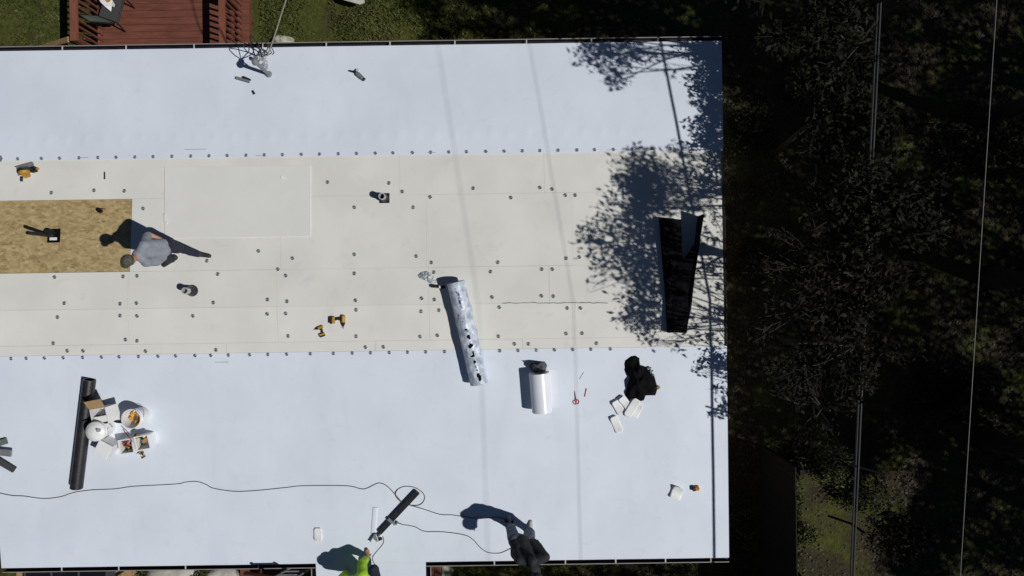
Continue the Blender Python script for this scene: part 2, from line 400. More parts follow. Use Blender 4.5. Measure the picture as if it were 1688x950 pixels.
def plate(px, py, src, h):
    p = rf(px, py); 
    if count.get(src.name): o = inst(src, 'fastener_plate', roof, (0, 0, 0))
    else: o = src
    count[src.name] = 1
    o.location = p + Vector((0, 0, h)) - HB; o.rotation_euler = roof_euler(p.y, random.uniform(-.5, .5) + .7)
for x in (30, 69, 99, 131, 162, 192, 223, 253, 284, 315, 345, 375, 406, 436, 466, 497, 527, 558, 588, 619, 648, 680, 710, 740, 769, 801, 831, 861, 890, 920, 951, 980, 1011, 1042, 1074, 1105):
    plate(x, 262.3 - (x - 30) * .0158, first2, .011)
for x in (19, 44, 74, 105, 137, 168, 197, 229, 261, 290, 322, 348, 377, 412, 442, 473, 512, 550, 581, 611, 642, 672, 702, 733, 824, 854, 884, 914, 944, 974, 1006):
    plate(x, 591.5 - x * .0160, first2, .011)
for x, y in ((84.7, 318), (155, 314), (205, 315), (236, 344), (90, 457), (203, 456), (226, 455), (341, 430), (359, 452), (106, 500), (198, 501), (225, 500), (95, 523), (198, 520.5), (226, 521), (318, 521), (88, 566), (207, 560), (226, 562), (111, 578.5), (137, 578.5), (240, 579), (351.6, 499), (356, 577), (540, 300.5), (641, 302), (584, 342), (663, 316), (709, 325), (681, 342), (780, 310.5), (842, 326), (426, 414), (482, 426), (458, 444), (471, 454.5), (584, 419.6), (584, 451), (686, 422.5), (711, 433), (820.6, 432.6), (808.5, 448), (441, 494), (473, 497), (586, 495.4), (695, 492), (716, 494), (811, 490), (440.5, 517.6), (471, 517), (475, 554), (587, 511), (587, 554.5), (694, 513.5), (723.5, 511.5), (692.5, 555), (721, 553), (823, 506.6), (821.5, 554.5), (602.5, 572.5), (632, 572), (715, 449), (848, 567), (890, 309.5), (910, 312), (932, 322), (948, 322), (933, 426), (955, 424), (893, 444), (910.5, 444), (892.5, 488), (912, 488.5), (935, 508), (957, 508), (933, 550), (959.5, 549.5), (871, 567), (983, 566)):
    plate(x, y, first, .002)
# thin printed dashes on the sheets
for (x, y, l) in ((305, 247, 36), (128, 260.5, 18), (422, 257.5, 10), (704, 252.6, 14), (1000, 248, 16), (355, 597.5, 22)):
    a, b = rf(x, y), rf(x + l, y - l * .0145)
    mb = MB(); mb.add([a + Vector((0, 0, .0105)), b + Vector((0, 0, .0105)), b + Vector((0, .007, .0105)), a + Vector((0, .007, .0105))], [(0, 1, 2, 3)]); mb.build('printed_dash', 'grey', roof, world=True)
# dark uneven line along the ridge joint
mb = MB(); pts = [rf(828 + i * 6, 499.6 + random.uniform(-.7, .7)) for i in range(30)]
mb.tube([p + Vector((0, 0, .001)) for p in pts], [.005 + random.random() * .004 for _ in pts], 5); mb.build('ridge_joint', 'grey', roof, world=True)

# vent pipes standing through the roof
def vent(px, py, h, r, boot_r, label, lean=0, ring='pvc', bootmat='rubber', square=True):
    p = rf(px, py); n = Vector((0, SLOPE if p.y > YR else -SLOPE, 1)).normalized()
    v = MB(); v.lathe([(r, -.03), (r, h), (r * .78, h), (r * .78, h * .35)], 24, p); 
    v.lathe([(r * .78, h * .35), (.0005, h * .35)], 24, p, mi=1)
    o = v.build('vent_pipe', [ring, 'pitch'], house, world=True, smooth=False)
    b = MB(); rm = roofrot(p, ang=0)
    if square: b.box(p + n * .006, (boot_r * 2, boot_r * 2, .01), rm)
    b.lathe([(boot_r, .004), (boot_r * .85, .03), (r * 1.25, h * .45), (r * 1.08, h * .6), (r * 1.02, h * .6)], 24, p)
    b.build('pipe_boot', bootmat, o, world=True, smooth=False)
    return o
vent(634, 327, .26, .055, .085, '', ring='pvc')
vent(317, 479.5, .27, .055, .1, '', ring='pvc', square=False)
vent(171, 349, .13, .035, .055, '', ring='black', bootmat='card_in')
p0 = rf(85, 389); v = MB(); v.tube([p0 - Vector((0, 0, .1)), p0 + Vector((-.02, .01, .55))], .03, 12); v.tube([p0 + Vector((0, .05, -.02)), p0 + Vector((0, .05, .1))], .06, 14)
v.build('flue_pipe', 'black', house, world=True, smooth=False)

# gutters with strap hangers
def gutter(axis, fixed, a, b, side, z, hang):
    """channel along X (axis 0) or Y (axis 1); side = outward sign"""
    wd, dp, t = .078, .08, .004
    mb = MB(); L = b - a; m = (a + b) / 2
    def bx(off, zz, w_, h_, mi):
        if axis == 0: mb.box((m, fixed + side * off, zz), (L, w_, h_), mi=mi)
        else: mb.box((fixed + side * off, m, zz), (w_, L, h_), mi=mi)
    bx(wd / 2, z - dp, wd, t, 0); bx(.003, z - dp / 2 + .002, t, dp - .006, 0); bx(wd - .003, z - dp / 2 + .001, t, dp - .006, 0); bx(wd + .005, z + .004, .013, .014, 1)
    o = mb.build('gutter', ['gutter', 'lip'], house, world=True)
    for h in hang:
        k = MB()
        if axis == 0: k.box((h, fixed + side * (wd / 2 + .002), z + .004), (.022, wd + .02, .006))
        else: k.box((fixed + side * (wd / 2 + .002), h, z + .004), (wd + .02, .022, .006))
        k.build('gutter_strap', 'edge', o, world=True)
ze = rz(YN) - .03
gutter(0, YN + .022, XL - .05, XR + .13, 1, ze, [at(x, 75, ze).x for x in (103, 208, 320, 433, 538, 643, 750, 868, 975, 1085)])
xa, xb = rf(511, 930).x, rf(709, 930).x
gutter(0, YS - .022, XL - .03, PX0 - .022, -1, ze, [at(x, 930, ze).x for x in (102, 196, 306, 426)])
gutter(0, YS - .022, PX1 + .022, XR + .13, -1, ze, [at(x, 925, ze).x for x in (815, 932, 1015, 1097, 1172)])
gutter(1, PX0 - .022, PYE, YS - .12, -1, ze - .005, [])
gutter(1, PX1 + .022, PYE, YS - .12, 1, ze - .005, [])
for y0, y1 in ((YS, YR), (YR, YN)):
    mb = MB(); slope_slab(mb, XL - .034, XL - .026, y0, y1, -.002, .1); mb.build('drip_edge', 'gutter', house, world=True)
    a, b = xr(y0), xr(y1); mb = MB(); mb.slab([(a + .022, y0, rz(y0) - .002), (a + .03, y0, rz(y0) - .002), (b + .03, y1, rz(y1) - .002), (b + .022, y1, rz(y1) - .002)], .1); mb.build('drip_edge', 'gutter', house, world=True)

# service mast with weatherhead and the drop cable
b0 = rf(443, 123); hd = shp(405, 107, .58)
hd = b0 + Vector((0, .01, .60))
mast = thing('service_mast', 'grey service mast with hooded weatherhead rising by the top gutter', 'mast', b0)
v = MB(); v.tube([b0 - Vector((0, 0, .02)), hd], .03, 14); v.build('conduit', 'grey', mast, world=True, smooth=False)
v = MB(); v.ball(hd + Vector((0, .0, .03)), (.055, .065, .05), 14, 8); v.box(hd + Vector((0, .06, .0)), (.07, .07, .04)); v.build('weatherhead', 'grey', mast, world=True)
v = MB(); v.lathe([(.06, .0), (.055, .012), (.040, .05), (.032, .06)], 20, b0 + Vector((0, 0, .006))); v.build('mast_flashing', 'grey', mast, world=True)
ins = rf(441, 97, .5)
v = MB(); v.tube([b0 + Vector((0, 0, .35)), b0 + Vector((-.14, .13, .4))], .012, 6); v.ball(b0 + Vector((-.15, .14, .41)), .035, 10, 6); v.build('cable_clamp', 'steel', mast, world=True)
dropend = at(441, 92, 3.25)
for (dx, dy, dz, sag) in ((-.2, .2, -.02, .06), (-.1, .36, -.06, .12), (.08, .32, -.12, .2), (.2, .22, -.05, .14)):
    s0 = hd + Vector((0, .1, .0)); e0 = dropend + Vector((dx * .4, .02, 0)); mid = s0 + Vector((dx, dy, dz)) 
    v = MB(); v.tube(spline([s0, s0.lerp(mid, .5) + Vector((dx * .3, .0, -.03)), mid, mid.lerp(e0, .6) + Vector((0, .02, -sag)), e0], 8), .008, 6); v.build('drip_loop', 'black', mast, world=True)
dv = thing('service_drop', 'pale overhead service cable running from the mast over the lawn', 'cable', dropend)
v = MB(); v.tube(spline([dropend, at(450, 66, 3.6), at(463, 25, 4.2), at(480, -40, 5.0), at(520, -300, 6.5)], 8), .012, 8); v.build('cable_sheath', 'drop', dv, world=True, smooth=True)
mb = MB(); pl = [rf(428, 84), rf(440, 83), rf(442.5, 103), rf(443.5, 120), rf(437, 117), rf(428, 112)]
cen = sum(pl, Vector()) / 6; vs = []
NG = 14
for j in range(NG + 1):
    for i in range(NG + 1):
        a = pl[0].lerp(pl[1], i / NG); b = pl[5].lerp(pl[3], i / NG); p = a.lerp(b, j / NG)
        vs.append(p + Vector((0, 0, .03 + .03 * noise.noise(p * 12) + .018 * noise.noise(p * 31))))
mb.add(vs, [(j * (NG + 1) + i, (j + 1) * (NG + 1) + i, (j + 1) * (NG + 1) + i + 1, j * (NG + 1) + i + 1) for j in range(NG) for i in range(NG)])
tag(mb.build('plastic_film', 'clear', smooth=True), 'crumpled grey plastic film lying against the service mast', 'plastic sheet')

# ------------------------------------------------------------ overhead lines
def line(name, label, cat, x, za, slope, r, m, pair=0.):
    t = thing(name, label, cat, (x, 0, za))
    ys = [-34 + i * 2. for i in range(35)]
    for k, dx in enumerate(((0,) if not pair else (-pair, pair))):
        v = MB(); v.tube([(x + dx, y, za + slope * y + .0006 * y * y + (k * .02)) for y in ys], r, 8)
        v.build('conductor', m, t, world=True, smooth=True)
    return t
line('telephone_cable', 'thick grey cable pair running through the dark tree crowns', 'cable', 4.87, 5.41, .119, .0150, 'cable', .0145)
line('power_line', 'thin bare wire over the wood, nearest the right edge of the photo', 'power line', 4.595, 8.09, .1135, .0036, 'wire')
line('power_line', 'high wire outside the picture whose faint shadow crosses the left roof half', 'power line', 4.46, 10.02, .112, .0038, 'wire')
# clamp that throws the short spur on the roof
p = Vector((4.87, -2.62, 5.1)); v = MB(); v.tube([p + Vector((-.1, .04, .03)), p + Vector((.42, -.12, -.03))], .016, 6)
tag(v.build('cable_spur', 'pitch'), 'short dark spur clamped across the thick grey cable', 'cable clamp')
# ------------------------------------------------------------ things lying on the roof
def px2m(n): return n / 98.
# -- the long roll in torn plastic wrap
pb = rf(791, 629); pa = rf(753, 464); pa.z = RIDGE + SLOPE * (pa.y - YR)      # rests on the ridge and its lower end
RR = .148
t = thing('wrapped_roll', 'long membrane roll in torn pale plastic wrap lying across the sheet edge', 'membrane roll', pa, Matrix(((pb - pa).normalized(), Vector((0, -SLOPE, 1)).normalized().cross((pb - pa).normalized()), Vector((0, -SLOPE, 1)).normalized())).transposed())
Lr = (pb - pa).length; NU, NV = 220, 72
holes = [(.455, .0, .008, .10), (.47, -.12, .006, .05), (.525, -.10, .020, .07), (.54, -.16, .012, .05), (.612, -.10, .020, .13), (.62, -.02, .014, .12), (.69, -.20, .022, .06), (.712, -.08, .012, .11), (.77, -.10, .016, .07), (.82, -.12, .007, .05), (.855, -.14, .006, .05), (.905, -.2, .024, .10), (.925, -.28, .022, .10), (.95, -.22, .014, .06)]
mb = MB(); vs = []
for i in range(NU + 1):
    s = i / NU
    for j in range(NV):
        a = 2 * math.pi * j / NV; q = Vector((s * 14, math.cos(a) * 3, math.sin(a) * 3))
        k = noise.noise(q) * .5 + noise.noise(q * 2.3) * .35
        ridge = .010 * max(0, math.cos((a - 1.15 - .5 * math.sin(s * 3)) * 3)) * min(1, s * 3)
        r = RR + .010 * k * (.35 + s) + ridge + (.022 * max(0, noise.noise((s * 9, math.cos(a) * 2, 5)))) * (s > .15)
        y, z = r * math.cos(a), r * math.sin(a)
        vs.append((s * Lr, y, max(z + RR, .002)))
fs, mi = [], []
for i in range(NU):
    for j in range(NV):
        s = (i + .5) / NU; a = 2 * math.pi * (j + .5) / NV - math.pi / 2
        a = (a + math.pi) % (2 * math.pi) - math.pi       # 0 = top
        h = any(((s - hs) / w_) ** 2 + ((a - ha) / (dw * 2.0)) ** 2 < 1 + .7 * noise.noise((s * 50, a * 7, 1)) for hs, ha, w_, dw in holes)
        pr = (.09 < s < .25 and abs(a + .06) < .11 and noise.noise((s * 160, a * 30, 0)) > -.1) or (.055 < s < .1 and abs(a - .12) < .06 and noise.noise((s * 90, a * 20, 4)) > .0) or (.3 < s < .42 and abs(a - .35) < .25 and noise.noise((s * 60, a * 14, 2)) > .33)
        mi.append(1 if h else 2 if pr else 0)
        fs.append((i * NV + j, (i + 1) * NV + j, (i + 1) * NV + (j + 1) % NV, i * NV + (j + 1) % NV))
o0 = len(mb.v); mb.v += [Vector(p) for p in vs]; mb.f += [list(f) for f in fs]; mb.m += mi
mb.build('wrap_sleeve', ['wrap', 'pitch', 'print'], t, smooth=True)
mb = MB(); mb.lathe([(.04, -.002), (RR * .97, -.002), (RR * .97, .03)], 32, (0, 0, RR), (1, 0, 0)); mb.lathe([(.04, -.002), (.04, .2)], 20, (0, 0, RR), (1, 0, 0))
mb.build('roll_core', 'rubber', t)
mb = MB(); mb.lathe([(.0005, 0), (RR * .96, 0)], 32, (Lr + .001, 0, RR), (1, 0, 0)); mb.build('roll_end', 'rubber', t)
# -- scrap film and a knife beside its upper end
def crumple(name, poly, h, m, label, cat, seed, amp=.05, fr=9.):
    """an irregular heap: radial sheet with folds, outline given in photo order"""
    P = [rf(*q) for q in poly]; c = sum(P, Vector()) / len(P); K = 40; NR = 10
    per = []
    for k in range(K):
        u = k / K * len(P); i = int(u); per.append(P[i].lerp(P[(i + 1) % len(P)], u - i))
    vs = [c + Vector((0, 0, h * (.8 + .4 * noise.noise((seed, 0, 0)))))]
    for r in range(1, NR + 1):
        for k in range(K):
            s = r / NR; p = c.lerp(per[k], s)
            z = h * (1 - s ** 2.5) + amp * (noise.noise((p.x * fr, p.y * fr, seed)) + .5 * noise.noise((p.x * fr * 2.4, p.y * fr * 2.4, seed + 5))) * (1 - .75 * s ** 4)
            vs.append(p + Vector((0, 0, max(.008, z))))
    for k in range(K): vs.append(per[k] + Vector((0, 0, .004)))
    fs = [(0, 1 + k, 1 + (k + 1) % K) for k in range(K)]
    fs += [(1 + r * K + k, 1 + (r + 1) * K + k, 1 + (r + 1) * K + (k + 1) % K, 1 + r * K + (k + 1) % K) for r in range(NR) for k in range(K)]
    o = MB().add(vs, fs).build(name, m, smooth=True)
    return tag(o, label, cat)
crumple('film_scrap', [(689, 454), (694, 449), (703, 447), (710, 450), (718, 461), (719, 466), (711, 468), (702, 463), (692, 459)], .05, 'clear', 'crumpled clear film scrap beside the top end of the wrapped roll', 'plastic scrap', 3, .035, 22)
def stick(name, a, b, r, m, label, cat, tipm=None, lift=0., n=10):
    A, B = rf(*a), rf(*b); t = thing(name, label, cat, A, roofrot(A, B)); L = (B - A).length
    v = MB(); v.tube([(0, 0, r + lift), (L * .72, 0, r + lift)], r, n); v.build('barrel', m, t)
    v = MB(); v.tube([(L * .72, 0, r + lift), (L * .95, 0, r + lift), (L, 0, r + lift)], [r * 1.12, r * 1.12, r * .4], n); v.build('end_cap', tipm or m, t)
    return t
t = stick('caulk_tube', (734, 474), (710, 471.5), .026, 'black', 'black tube with a white band beside the wrapped roll', 'tube', 'black')
v = MB(); v.tube([(.07, 0, .026), (.1, 0, .026)], .0275, 12); v.build('band', 'white', t)
# -- short white roll with a black bag stuffed in its end
pa, pb = rf(888, 611), rf(893, 674)
t = thing('membrane_roll', 'short white membrane roll with loose outer flap on the lower sheet', 'membrane roll', pa, roofrot(pa, pb))
Lr = (pb - pa).length; r0 = .172
v = MB(); prof = []
for k in range(0, 150):                                # spiral seen at the ends
    a = k / 150 * 2 * math.pi * 3; rad = r0 - .012 * a / (2 * math.pi)
    prof.append((rad * math.sin(a), r0 + rad * math.cos(a)))
st = [(.31, .012), (.26, .012), (.18, .014), (.10, .022)]
vs = [(x, y, z) for (y, z) in st + [(r0 * math.sin(2.6 - a), r0 + r0 * math.cos(2.6 - a)) for a in [i * 2 * math.pi / 60 for i in range(0, 58)]] for x in (0, Lr)]
n = len(vs) // 2
v.add(vs, [(2 * i, 2 * i + 1, 2 * i + 3, 2 * i + 2) for i in range(n - 1)]); v.build('outer_wrap', 'whitesheet', t, smooth=True)
v = MB(); v.lathe([(.09, -.002), (r0 * .985, -.002), (r0 * .985, Lr * .5), (r0 * .985, Lr + .002), (.09, Lr + .002), (.09, -.002)], 48, (0, 0, r0), (1, 0, 0)); v.build('roll_body', 'whitesheet', t, smooth=False)
crumple('black_bag', [(876, 611), (872, 603), (877, 598), (884, 600), (890, 597), (898, 596), (902, 602), (899, 613), (888, 613)], .30, 'rubber', 'black plastic bag stuffed against the end of the short white roll', 'bag', 8, .09, 14)
# -- pencil, marker, scissors
stick('carpenter_pencil', (955, 625), (962, 613.5), .006, 'grey', 'thin grey pencil near the scissors, tilted to the right', 'pencil')
stick('red_marker', (963.5, 654), (966.5, 640), .009, 'red', 'dark red marker lying to the right of the scissors', 'marker')
A, B = rf(950, 667), rf(946.5, 644); t = thing('scissors', 'open red handled scissors lying below the pencil', 'scissors', A, roofrot(A, B))
for s in (-1, 1):
    v = MB(); v.tube([(.045 + .034 * math.cos(a), s * (.026 + .006 * math.cos(a)) + .024 * math.sin(a), .012) for a in [i * 2 * math.pi / 16 for i in range(17)]], .008, 6)
    v.tube([(.07, s * .016, .012), (.12, s * .002, .012)], .009, 6); v.build('handle', 'red', t)
    v = MB(); v.add([(.12, s * .010, .014), (.12, -s * .004, .014), (.245, s * .006 - .003, .013), (.12, s * .010, .008), (.12, -s * .004, .008), (.245, s * .006 - .003, .009)], [(0, 1, 2), (5, 4, 3), (0, 3, 4, 1), (1, 4, 5, 2), (2, 5, 3, 0)]); v.build('blade', 'black', t)
stick('black_marker', (173, 284), (173, 296), .011, 'black', 'short black marker lying above the bare wood panel', 'marker')
# -- jacket and patches
crumple('work_jacket', [(1030, 594), (1040, 587), (1047, 586), (1054, 590), (1053, 601), (1063, 604), (1070, 611), (1078, 618), (1084, 640), (1080, 652), (1064, 652), (1061, 660), (1052, 662), (1044, 656), (1036, 660), (1030, 652), (1034, 636), (1038, 622), (1031, 613), (1027, 604)], .17, 'pitch', 'black work jacket dropped in a heap above the white patches', 'jacket', 21, .10, 7)
mb = MB()
for i, (x, y, ang) in enumerate(((1070, 607, .3), (1074, 613, .9), (1075, 619, .1), (1071, 623, 1.3))):
    p = rf(x, y, .05); mb.box(p, (.075, .03, .012), Matrix.Rotation(ang, 3, 'Z') @ Matrix.Rotation(.4, 3, 'X'))
tag(mb.build('glove', 'sling', bevel=.004), 'grey green glove lying on the right side of the black jacket', 'glove')
mb = MB(); mb.box(rf(1085, 639, .03), (.05, .05, .05), Matrix.Rotation(.5, 3, 'Z')); mb.tube([rf(1080, 640, .03), rf(1088, 637, .03)], .012, 6)
tag(mb.build('tape_measure', 'tan', bevel=.008), 'small brown tape measure beside the right hem of the black jacket', 'tape measure')
def patch(cx, cy, lx, ly, ang, h, label, curl=.03, rnd=.3):
    A = rf(cx, cy); t = None; a0 = math.radians(ang)
    m = roofrot(A, ang=a0); L, Wd = px2m(lx), px2m(ly); mb = MB(); N1, N2 = 14, 8; vs = []
    for i in range(N1 + 1):
        for j in range(N2 + 1):
            u, v_ = i / N1 * 2 - 1, j / N2 * 2 - 1
            e = max(0, abs(u) - (1 - rnd)) / rnd; sh = 1 - .35 * e * e
            z = .014 + h + curl * (u * u) * .6 + curl * max(0, -u) ** 2 * .8 + .002 * noise.noise((u * 2 + cx, v_ * 2, 0))
            vs.append(m @ Vector((u * L / 2, v_ * Wd / 2 * sh, z)) + A)
    q = [(i * (N2 + 1) + j, (i + 1) * (N2 + 1) + j, (i + 1) * (N2 + 1) + j + 1, i * (N2 + 1) + j + 1) for i in range(N1) for j in range(N2)]
    mb.add(vs, q); o = mb.build('membrane_patch', 'white', smooth=True); s = o.modifiers.new('thick', 'SOLIDIFY'); s.thickness = .003; s.offset = -1
    return tag(o, label, 'patch', 'white membrane patches')
patch(1016, 699, 30, 14, 112 + 180, .0, 'white patch lowest of the spread pile, with a dark shadow on its left edge', .035)
patch(1019, 671, 26, 14, 118 + 180, .012, 'white patch on the left side of the pile below the jacket', .03)
patch(1030, 663, 24, 13, 128 + 180, .03, 'white patch in the middle of the pile, half under its neighbour', .03)
patch(1041, 671, 34, 14, 58 + 180, .05, 'longest white patch, topmost in the pile and touching the black jacket', .02)
patch(1049, 677, 24, 13, 65 + 180, .02, 'white patch farthest right in the pile below the jacket', .03)
patch(525, 880, 22, 14, 90, .01, 'lone rounded white patch beside the black pole near the lower gutter', .02, .5)
patch(1115, 811, 22, 19, 250, .02, 'lone square white patch near the orange tape measure', .045, .15)
A = rf(1143, 804); t = thing('tape_reel', 'black and orange tape measure near the right roof edge', 'tape measure', A, roofrot(A, ang=.1))
v = MB(); v.box((0, 0, .035), (.06, .085, .07)); v.build('case', 'black', t, bevel=.012)
v = MB(); v.lathe([(.042, -.03), (.042, .03), (.0005, .031)], 18, (.055, -.005, .035), (1, .0, .4)); v.build('reel', 'orange', t)
v = MB(); v.box((.07, .0, .07), (.03, .03, .02)); v.build('blade_lock', 'red', t, bevel=.004)
A, B = rf(619, 836), rf(615, 890); t = MB(); L = (B - A).length; m = roofrot(A, B)
vs = []
for i in range(2):
    for j in range(9):
        a = math.pi * j / 8; vs.append(m @ Vector((i * L, -.045 * math.cos(a), .012 + .010 * math.sin(a) ** .7)) + A)
t.add(vs, [(j, j + 1, 10 + j, 9 + j) for j in range(8)]); tag(t.build('seam_strip', 'tpo', smooth=True), 'long narrow white strip lying left of the black pole', 'strip')
# -- tape reel corner: black folded flashing at the right
h0 = .13
t = thing('black_flashing', 'large folded black flashing sheet in the tree shade by the right edge', 'flashing', rf(1110, 455))
mb = MB(); mb.slab([rf(1088.5, 359, h0), rf(1102, 549, h0), rf(1130, 548, h0), rf(1126, 470, h0), rf(1123, 362, h0)], h0 - .02); mb.build('flat_fold', 'pitch', t, world=True)
mb = MB(); a = [rf(1131, 549, .012), rf(1120, 549, .1), rf(1124, 434, .12), rf(1152.5, 392, .27), rf(1140, 505, .1)]
mb.slab([a[0], a[4], a[3], a[2], a[1]], .014, down=Vector((-.5, .15, -1)).normalized()); mb.build('raised_fold', 'pitch', t, world=True)
mb = MB(); vs = []
for i in range(9):
    s = i / 8; q = rf(1131 + 29 * s, 549 - 196 * s, .04 + .31 * s); b = Vector((q.x, q.y, rz(q.y) + .003)); d = Vector((.008, 0, 0))
    vs += [q - d, q + d, b + d, b - d]
mb.add(vs, [(i * 4 + k, i * 4 + (k + 1) % 4, i * 4 + 4 + (k + 1) % 4, i * 4 + 4 + k) for i in range(8) for k in range(4)] + [(0, 3, 2, 1), (32, 33, 34, 35)]); mb.build('upright_fold', 'pitch', t, world=True)
# -- black rolls at the left
pa, pb = rf(153.5, 624), rf(132, 801)
t = thing('black_roll', 'long black rubber roll lying left of the buckets', 'rubber roll', pa, roofrot(pa, pb)); L = (pb - pa).length
v = MB(); v.lathe([(.075, .25), (.075, 0), (.098, 0), (.1, .012), (.1, L - .01), (.098, L), (.075, L), (.075, L - .25)], 40, (0, 0, .1), (1, 0, 0)); v.build('roll_shell', 'rubber', t, smooth=False)
v = MB(); v.lathe([(.0005, .2), (.07, .2), (.07, L - .2), (.0005, L - .2)], 24, (0, 0, .1), (1, 0, 0)); v.build('roll_core', 'pitch', t)
pa, pb = rf(142.5, 622), rf(120, 797)
t = thing('black_pipe', 'thin black pipe lying hard against the long rubber roll', 'pipe', pa, roofrot(pa, pb)); L = (pb - pa).length
v = MB(); v.lathe([(.028, .1), (.028, 0), (.036, 0), (.036, L), (.028, L), (.028, L - .1)], 20, (0, 0, .036), (1, 0, 0)); v.build('pipe_shell', 'rubber', t)
# -- buckets, boxes and tools
def bucket(base, top, r, label, lid):
    B = rf(*base); t = thing('bucket', label, 'bucket', B); H = .37
    v = MB(); v.lathe([(.0005, 0), (r * .86, 0), (r * .88, .005), (r, H)] + ([] if lid else [(r * .97, H), (r * .84, .012), (.0005, .012)]), 36); v.build('bucket_wall', 'white', t, smooth=False)
    v = MB(); v.lathe([(r * 1.0, H - .075), (r * 1.06, H - .07), (r * 1.06, H - .055), (r * 1.0, H - .05)], 36); v.lathe([(r * .99, H - .015), (r * 1.05, H - .012), (r * 1.05, H + .004), (r * .99, H + .006)], 36); v.build('rim', 'white', t)
    v = MB(); v.tube([(r * 1.05 * math.cos(a), r * 1.05 * math.sin(a) , H - .06 - .16 * math.sin(a)) for a in [math.pi * i / 14 for i in range(15)]], .004, 6); v.build('bail', 'steel', t)
    if lid:
        v = MB(); v.lathe([(r * 1.07, H - .02), (r * 1.07, H + .008), (r * .95, H + .012), (r * .85, H + .03), (r * .5, H + .055), (.0005, H + .062)], 36); k = v.build('lid', 'white', t, smooth=True)
        v = MB(); v.box((.085, .03, H + .05), (.06, .05, .03), Matrix.Rotation(.5, 3, 'Y')); v.box((.06, .05, H + .062), (.03, .03, .02)); v.build('spout_cap', 'grey', k, bevel=.006)
    return t
bucket((179, 704), None, .152, 'closed white bucket with domed lid touching the black roll', True)
bk = bucket((236, 684), None, .155, 'open white bucket with orange gloves inside, right of the carton', False)
t = thing('gloves', 'orange work gloves inside the open white bucket', 'gloves', rf(236, 684) + Vector((0, 0, .2)))
v = MB()
for i in range(13):
    a = random.uniform(0, 6.28); q = Vector((.075 * math.cos(a), .075 * math.sin(a), random.uniform(-.01, .05)))
    v.ball(q, (random.uniform(.03, .05), random.uniform(.015, .03), .02), 10, 6, rot=Matrix.Rotation(a + random.uniform(-1, 1), 3, 'Z'))
v.build('glove_pair', 'orange', t, smooth=True)
# carton
A, B = rf(171, 694), rf(192, 690.5); m = roofrot(A, B)
t = thing('carton', 'open white cardboard carton with tan inside, next to the black roll', 'box', A, m); cw, cd, ch = .26, .27, .3
v = MB(); e = .006
for c_, d_ in (((cw / 2, 0, ch / 2), (cw, e, ch)), ((cw / 2, cd, ch / 2), (cw, e, ch)), ((0, cd / 2, ch / 2), (e, cd - e * 2, ch)), ((cw, cd / 2, ch / 2), (e, cd - e * 2, ch)), ((cw / 2, cd / 2, .01), (cw - e * 2, cd - e * 2, .012))): v.box(c_, d_)
v.build('carton_wall', 'card_out', t)
for (pts, mm) in (([(0, cd + .002, ch), (cw, cd + .002, ch), (cw + .03, cd + .17, ch + .11), (.0, cd + .16, ch + .10)], 'card_in'), ([(cw + .004, 0, ch), (cw + .2, -.02, ch - .05), (cw + .2, cd + .03, ch - .03), (cw + .004, cd, ch)], 'card_out'), ([(0, -.004, ch), (-.0, -.13, ch - .1), (cw, -.13, ch - .11), (cw, -.004, ch)], 'card_out')):
    v = MB(); v.slab(pts[::-1], .005); v.build('flap', mm, t)
v = MB(); v.slab([(.02, .03, ch * .9), (cw - .02, .03, ch * .92), (cw - .02, cd * .5, ch * .9), (.02, cd * .48, ch * .88)][::-1], .01); v.build('packing_sheet', 'white', t)
crumple('plastic_bag', [(160, 676), (168, 673), (176, 678), (186, 681), (192, 688), (184, 692), (176, 693), (164, 688), (158, 683)], .16, 'clear', 'crumpled clear bag between the carton and the lidded bucket', 'bag', 31, .10, 16)
A, B = rf(190, 691), rf(143, 691); t = thing('trowel', 'dark long handled trowel lying over the black roll to the open bucket', 'trowel', rf(197, 690) + Vector((0, 0, .24)))
v = MB(); v.add([(-.02, -.02, 0), (-.02, .045, 0), (-.2, .04, .01), (-.52, .012, -.01), (-.2, -.025, .01)], [(0, 1, 2, 3, 4)]); o = v.build('trowel_blade', 'fence', t); so_ = o.modifiers.new('thick', 'SOLIDIFY'); so_.thickness = .012
v = MB(); v.tube([(-.03, .01, 0), (.12, .0, .04)], .016, 8); v.tube([(.1, .0, .035), (.22, -.005, .07)], .022, 8); v.build('handle', 'black', t)
# square pails holding tools
def pail(p, q, sz, h, label):
    A = rf(*p); m = roofrot(A, rf(*q)); t = thing('square_pail', label, 'pail', A, m, ); e = .008
    v = MB(); v.box((0, 0, .006), (sz - e * 2, sz - e * 2, .012))
    for c_, d_ in (((0, sz / 2, h / 2), (sz, e, h)), ((0, -sz / 2, h / 2), (sz, e, h)), ((sz / 2, 0, h / 2), (e, sz - e, h)), ((-sz / 2, 0, h / 2), (e, sz - e, h))): v.box(c_, d_)
    v.build('pail_wall', 'white', t, bevel=.003)
    v = MB()
    for c_, d_ in (((0, sz / 2 + .008, h), (sz + .03, .018, .014)), ((0, -sz / 2 - .008, h), (sz + .03, .018, .014)), ((sz / 2 + .008, 0, h), (.018, sz, .014)), ((-sz / 2 - .008, 0, h), (.018, sz, .014))): v.box(c_, d_)
    v.build('rim', 'white', t); return t
P1 = pail((221, 729), (232, 727.5), .215, .24, 'white square pail with black tools and a red cord inside')
P2 = pail((247, 723), (258, 721), .215, .24, 'white square pail farthest right, holding a yellow drill')
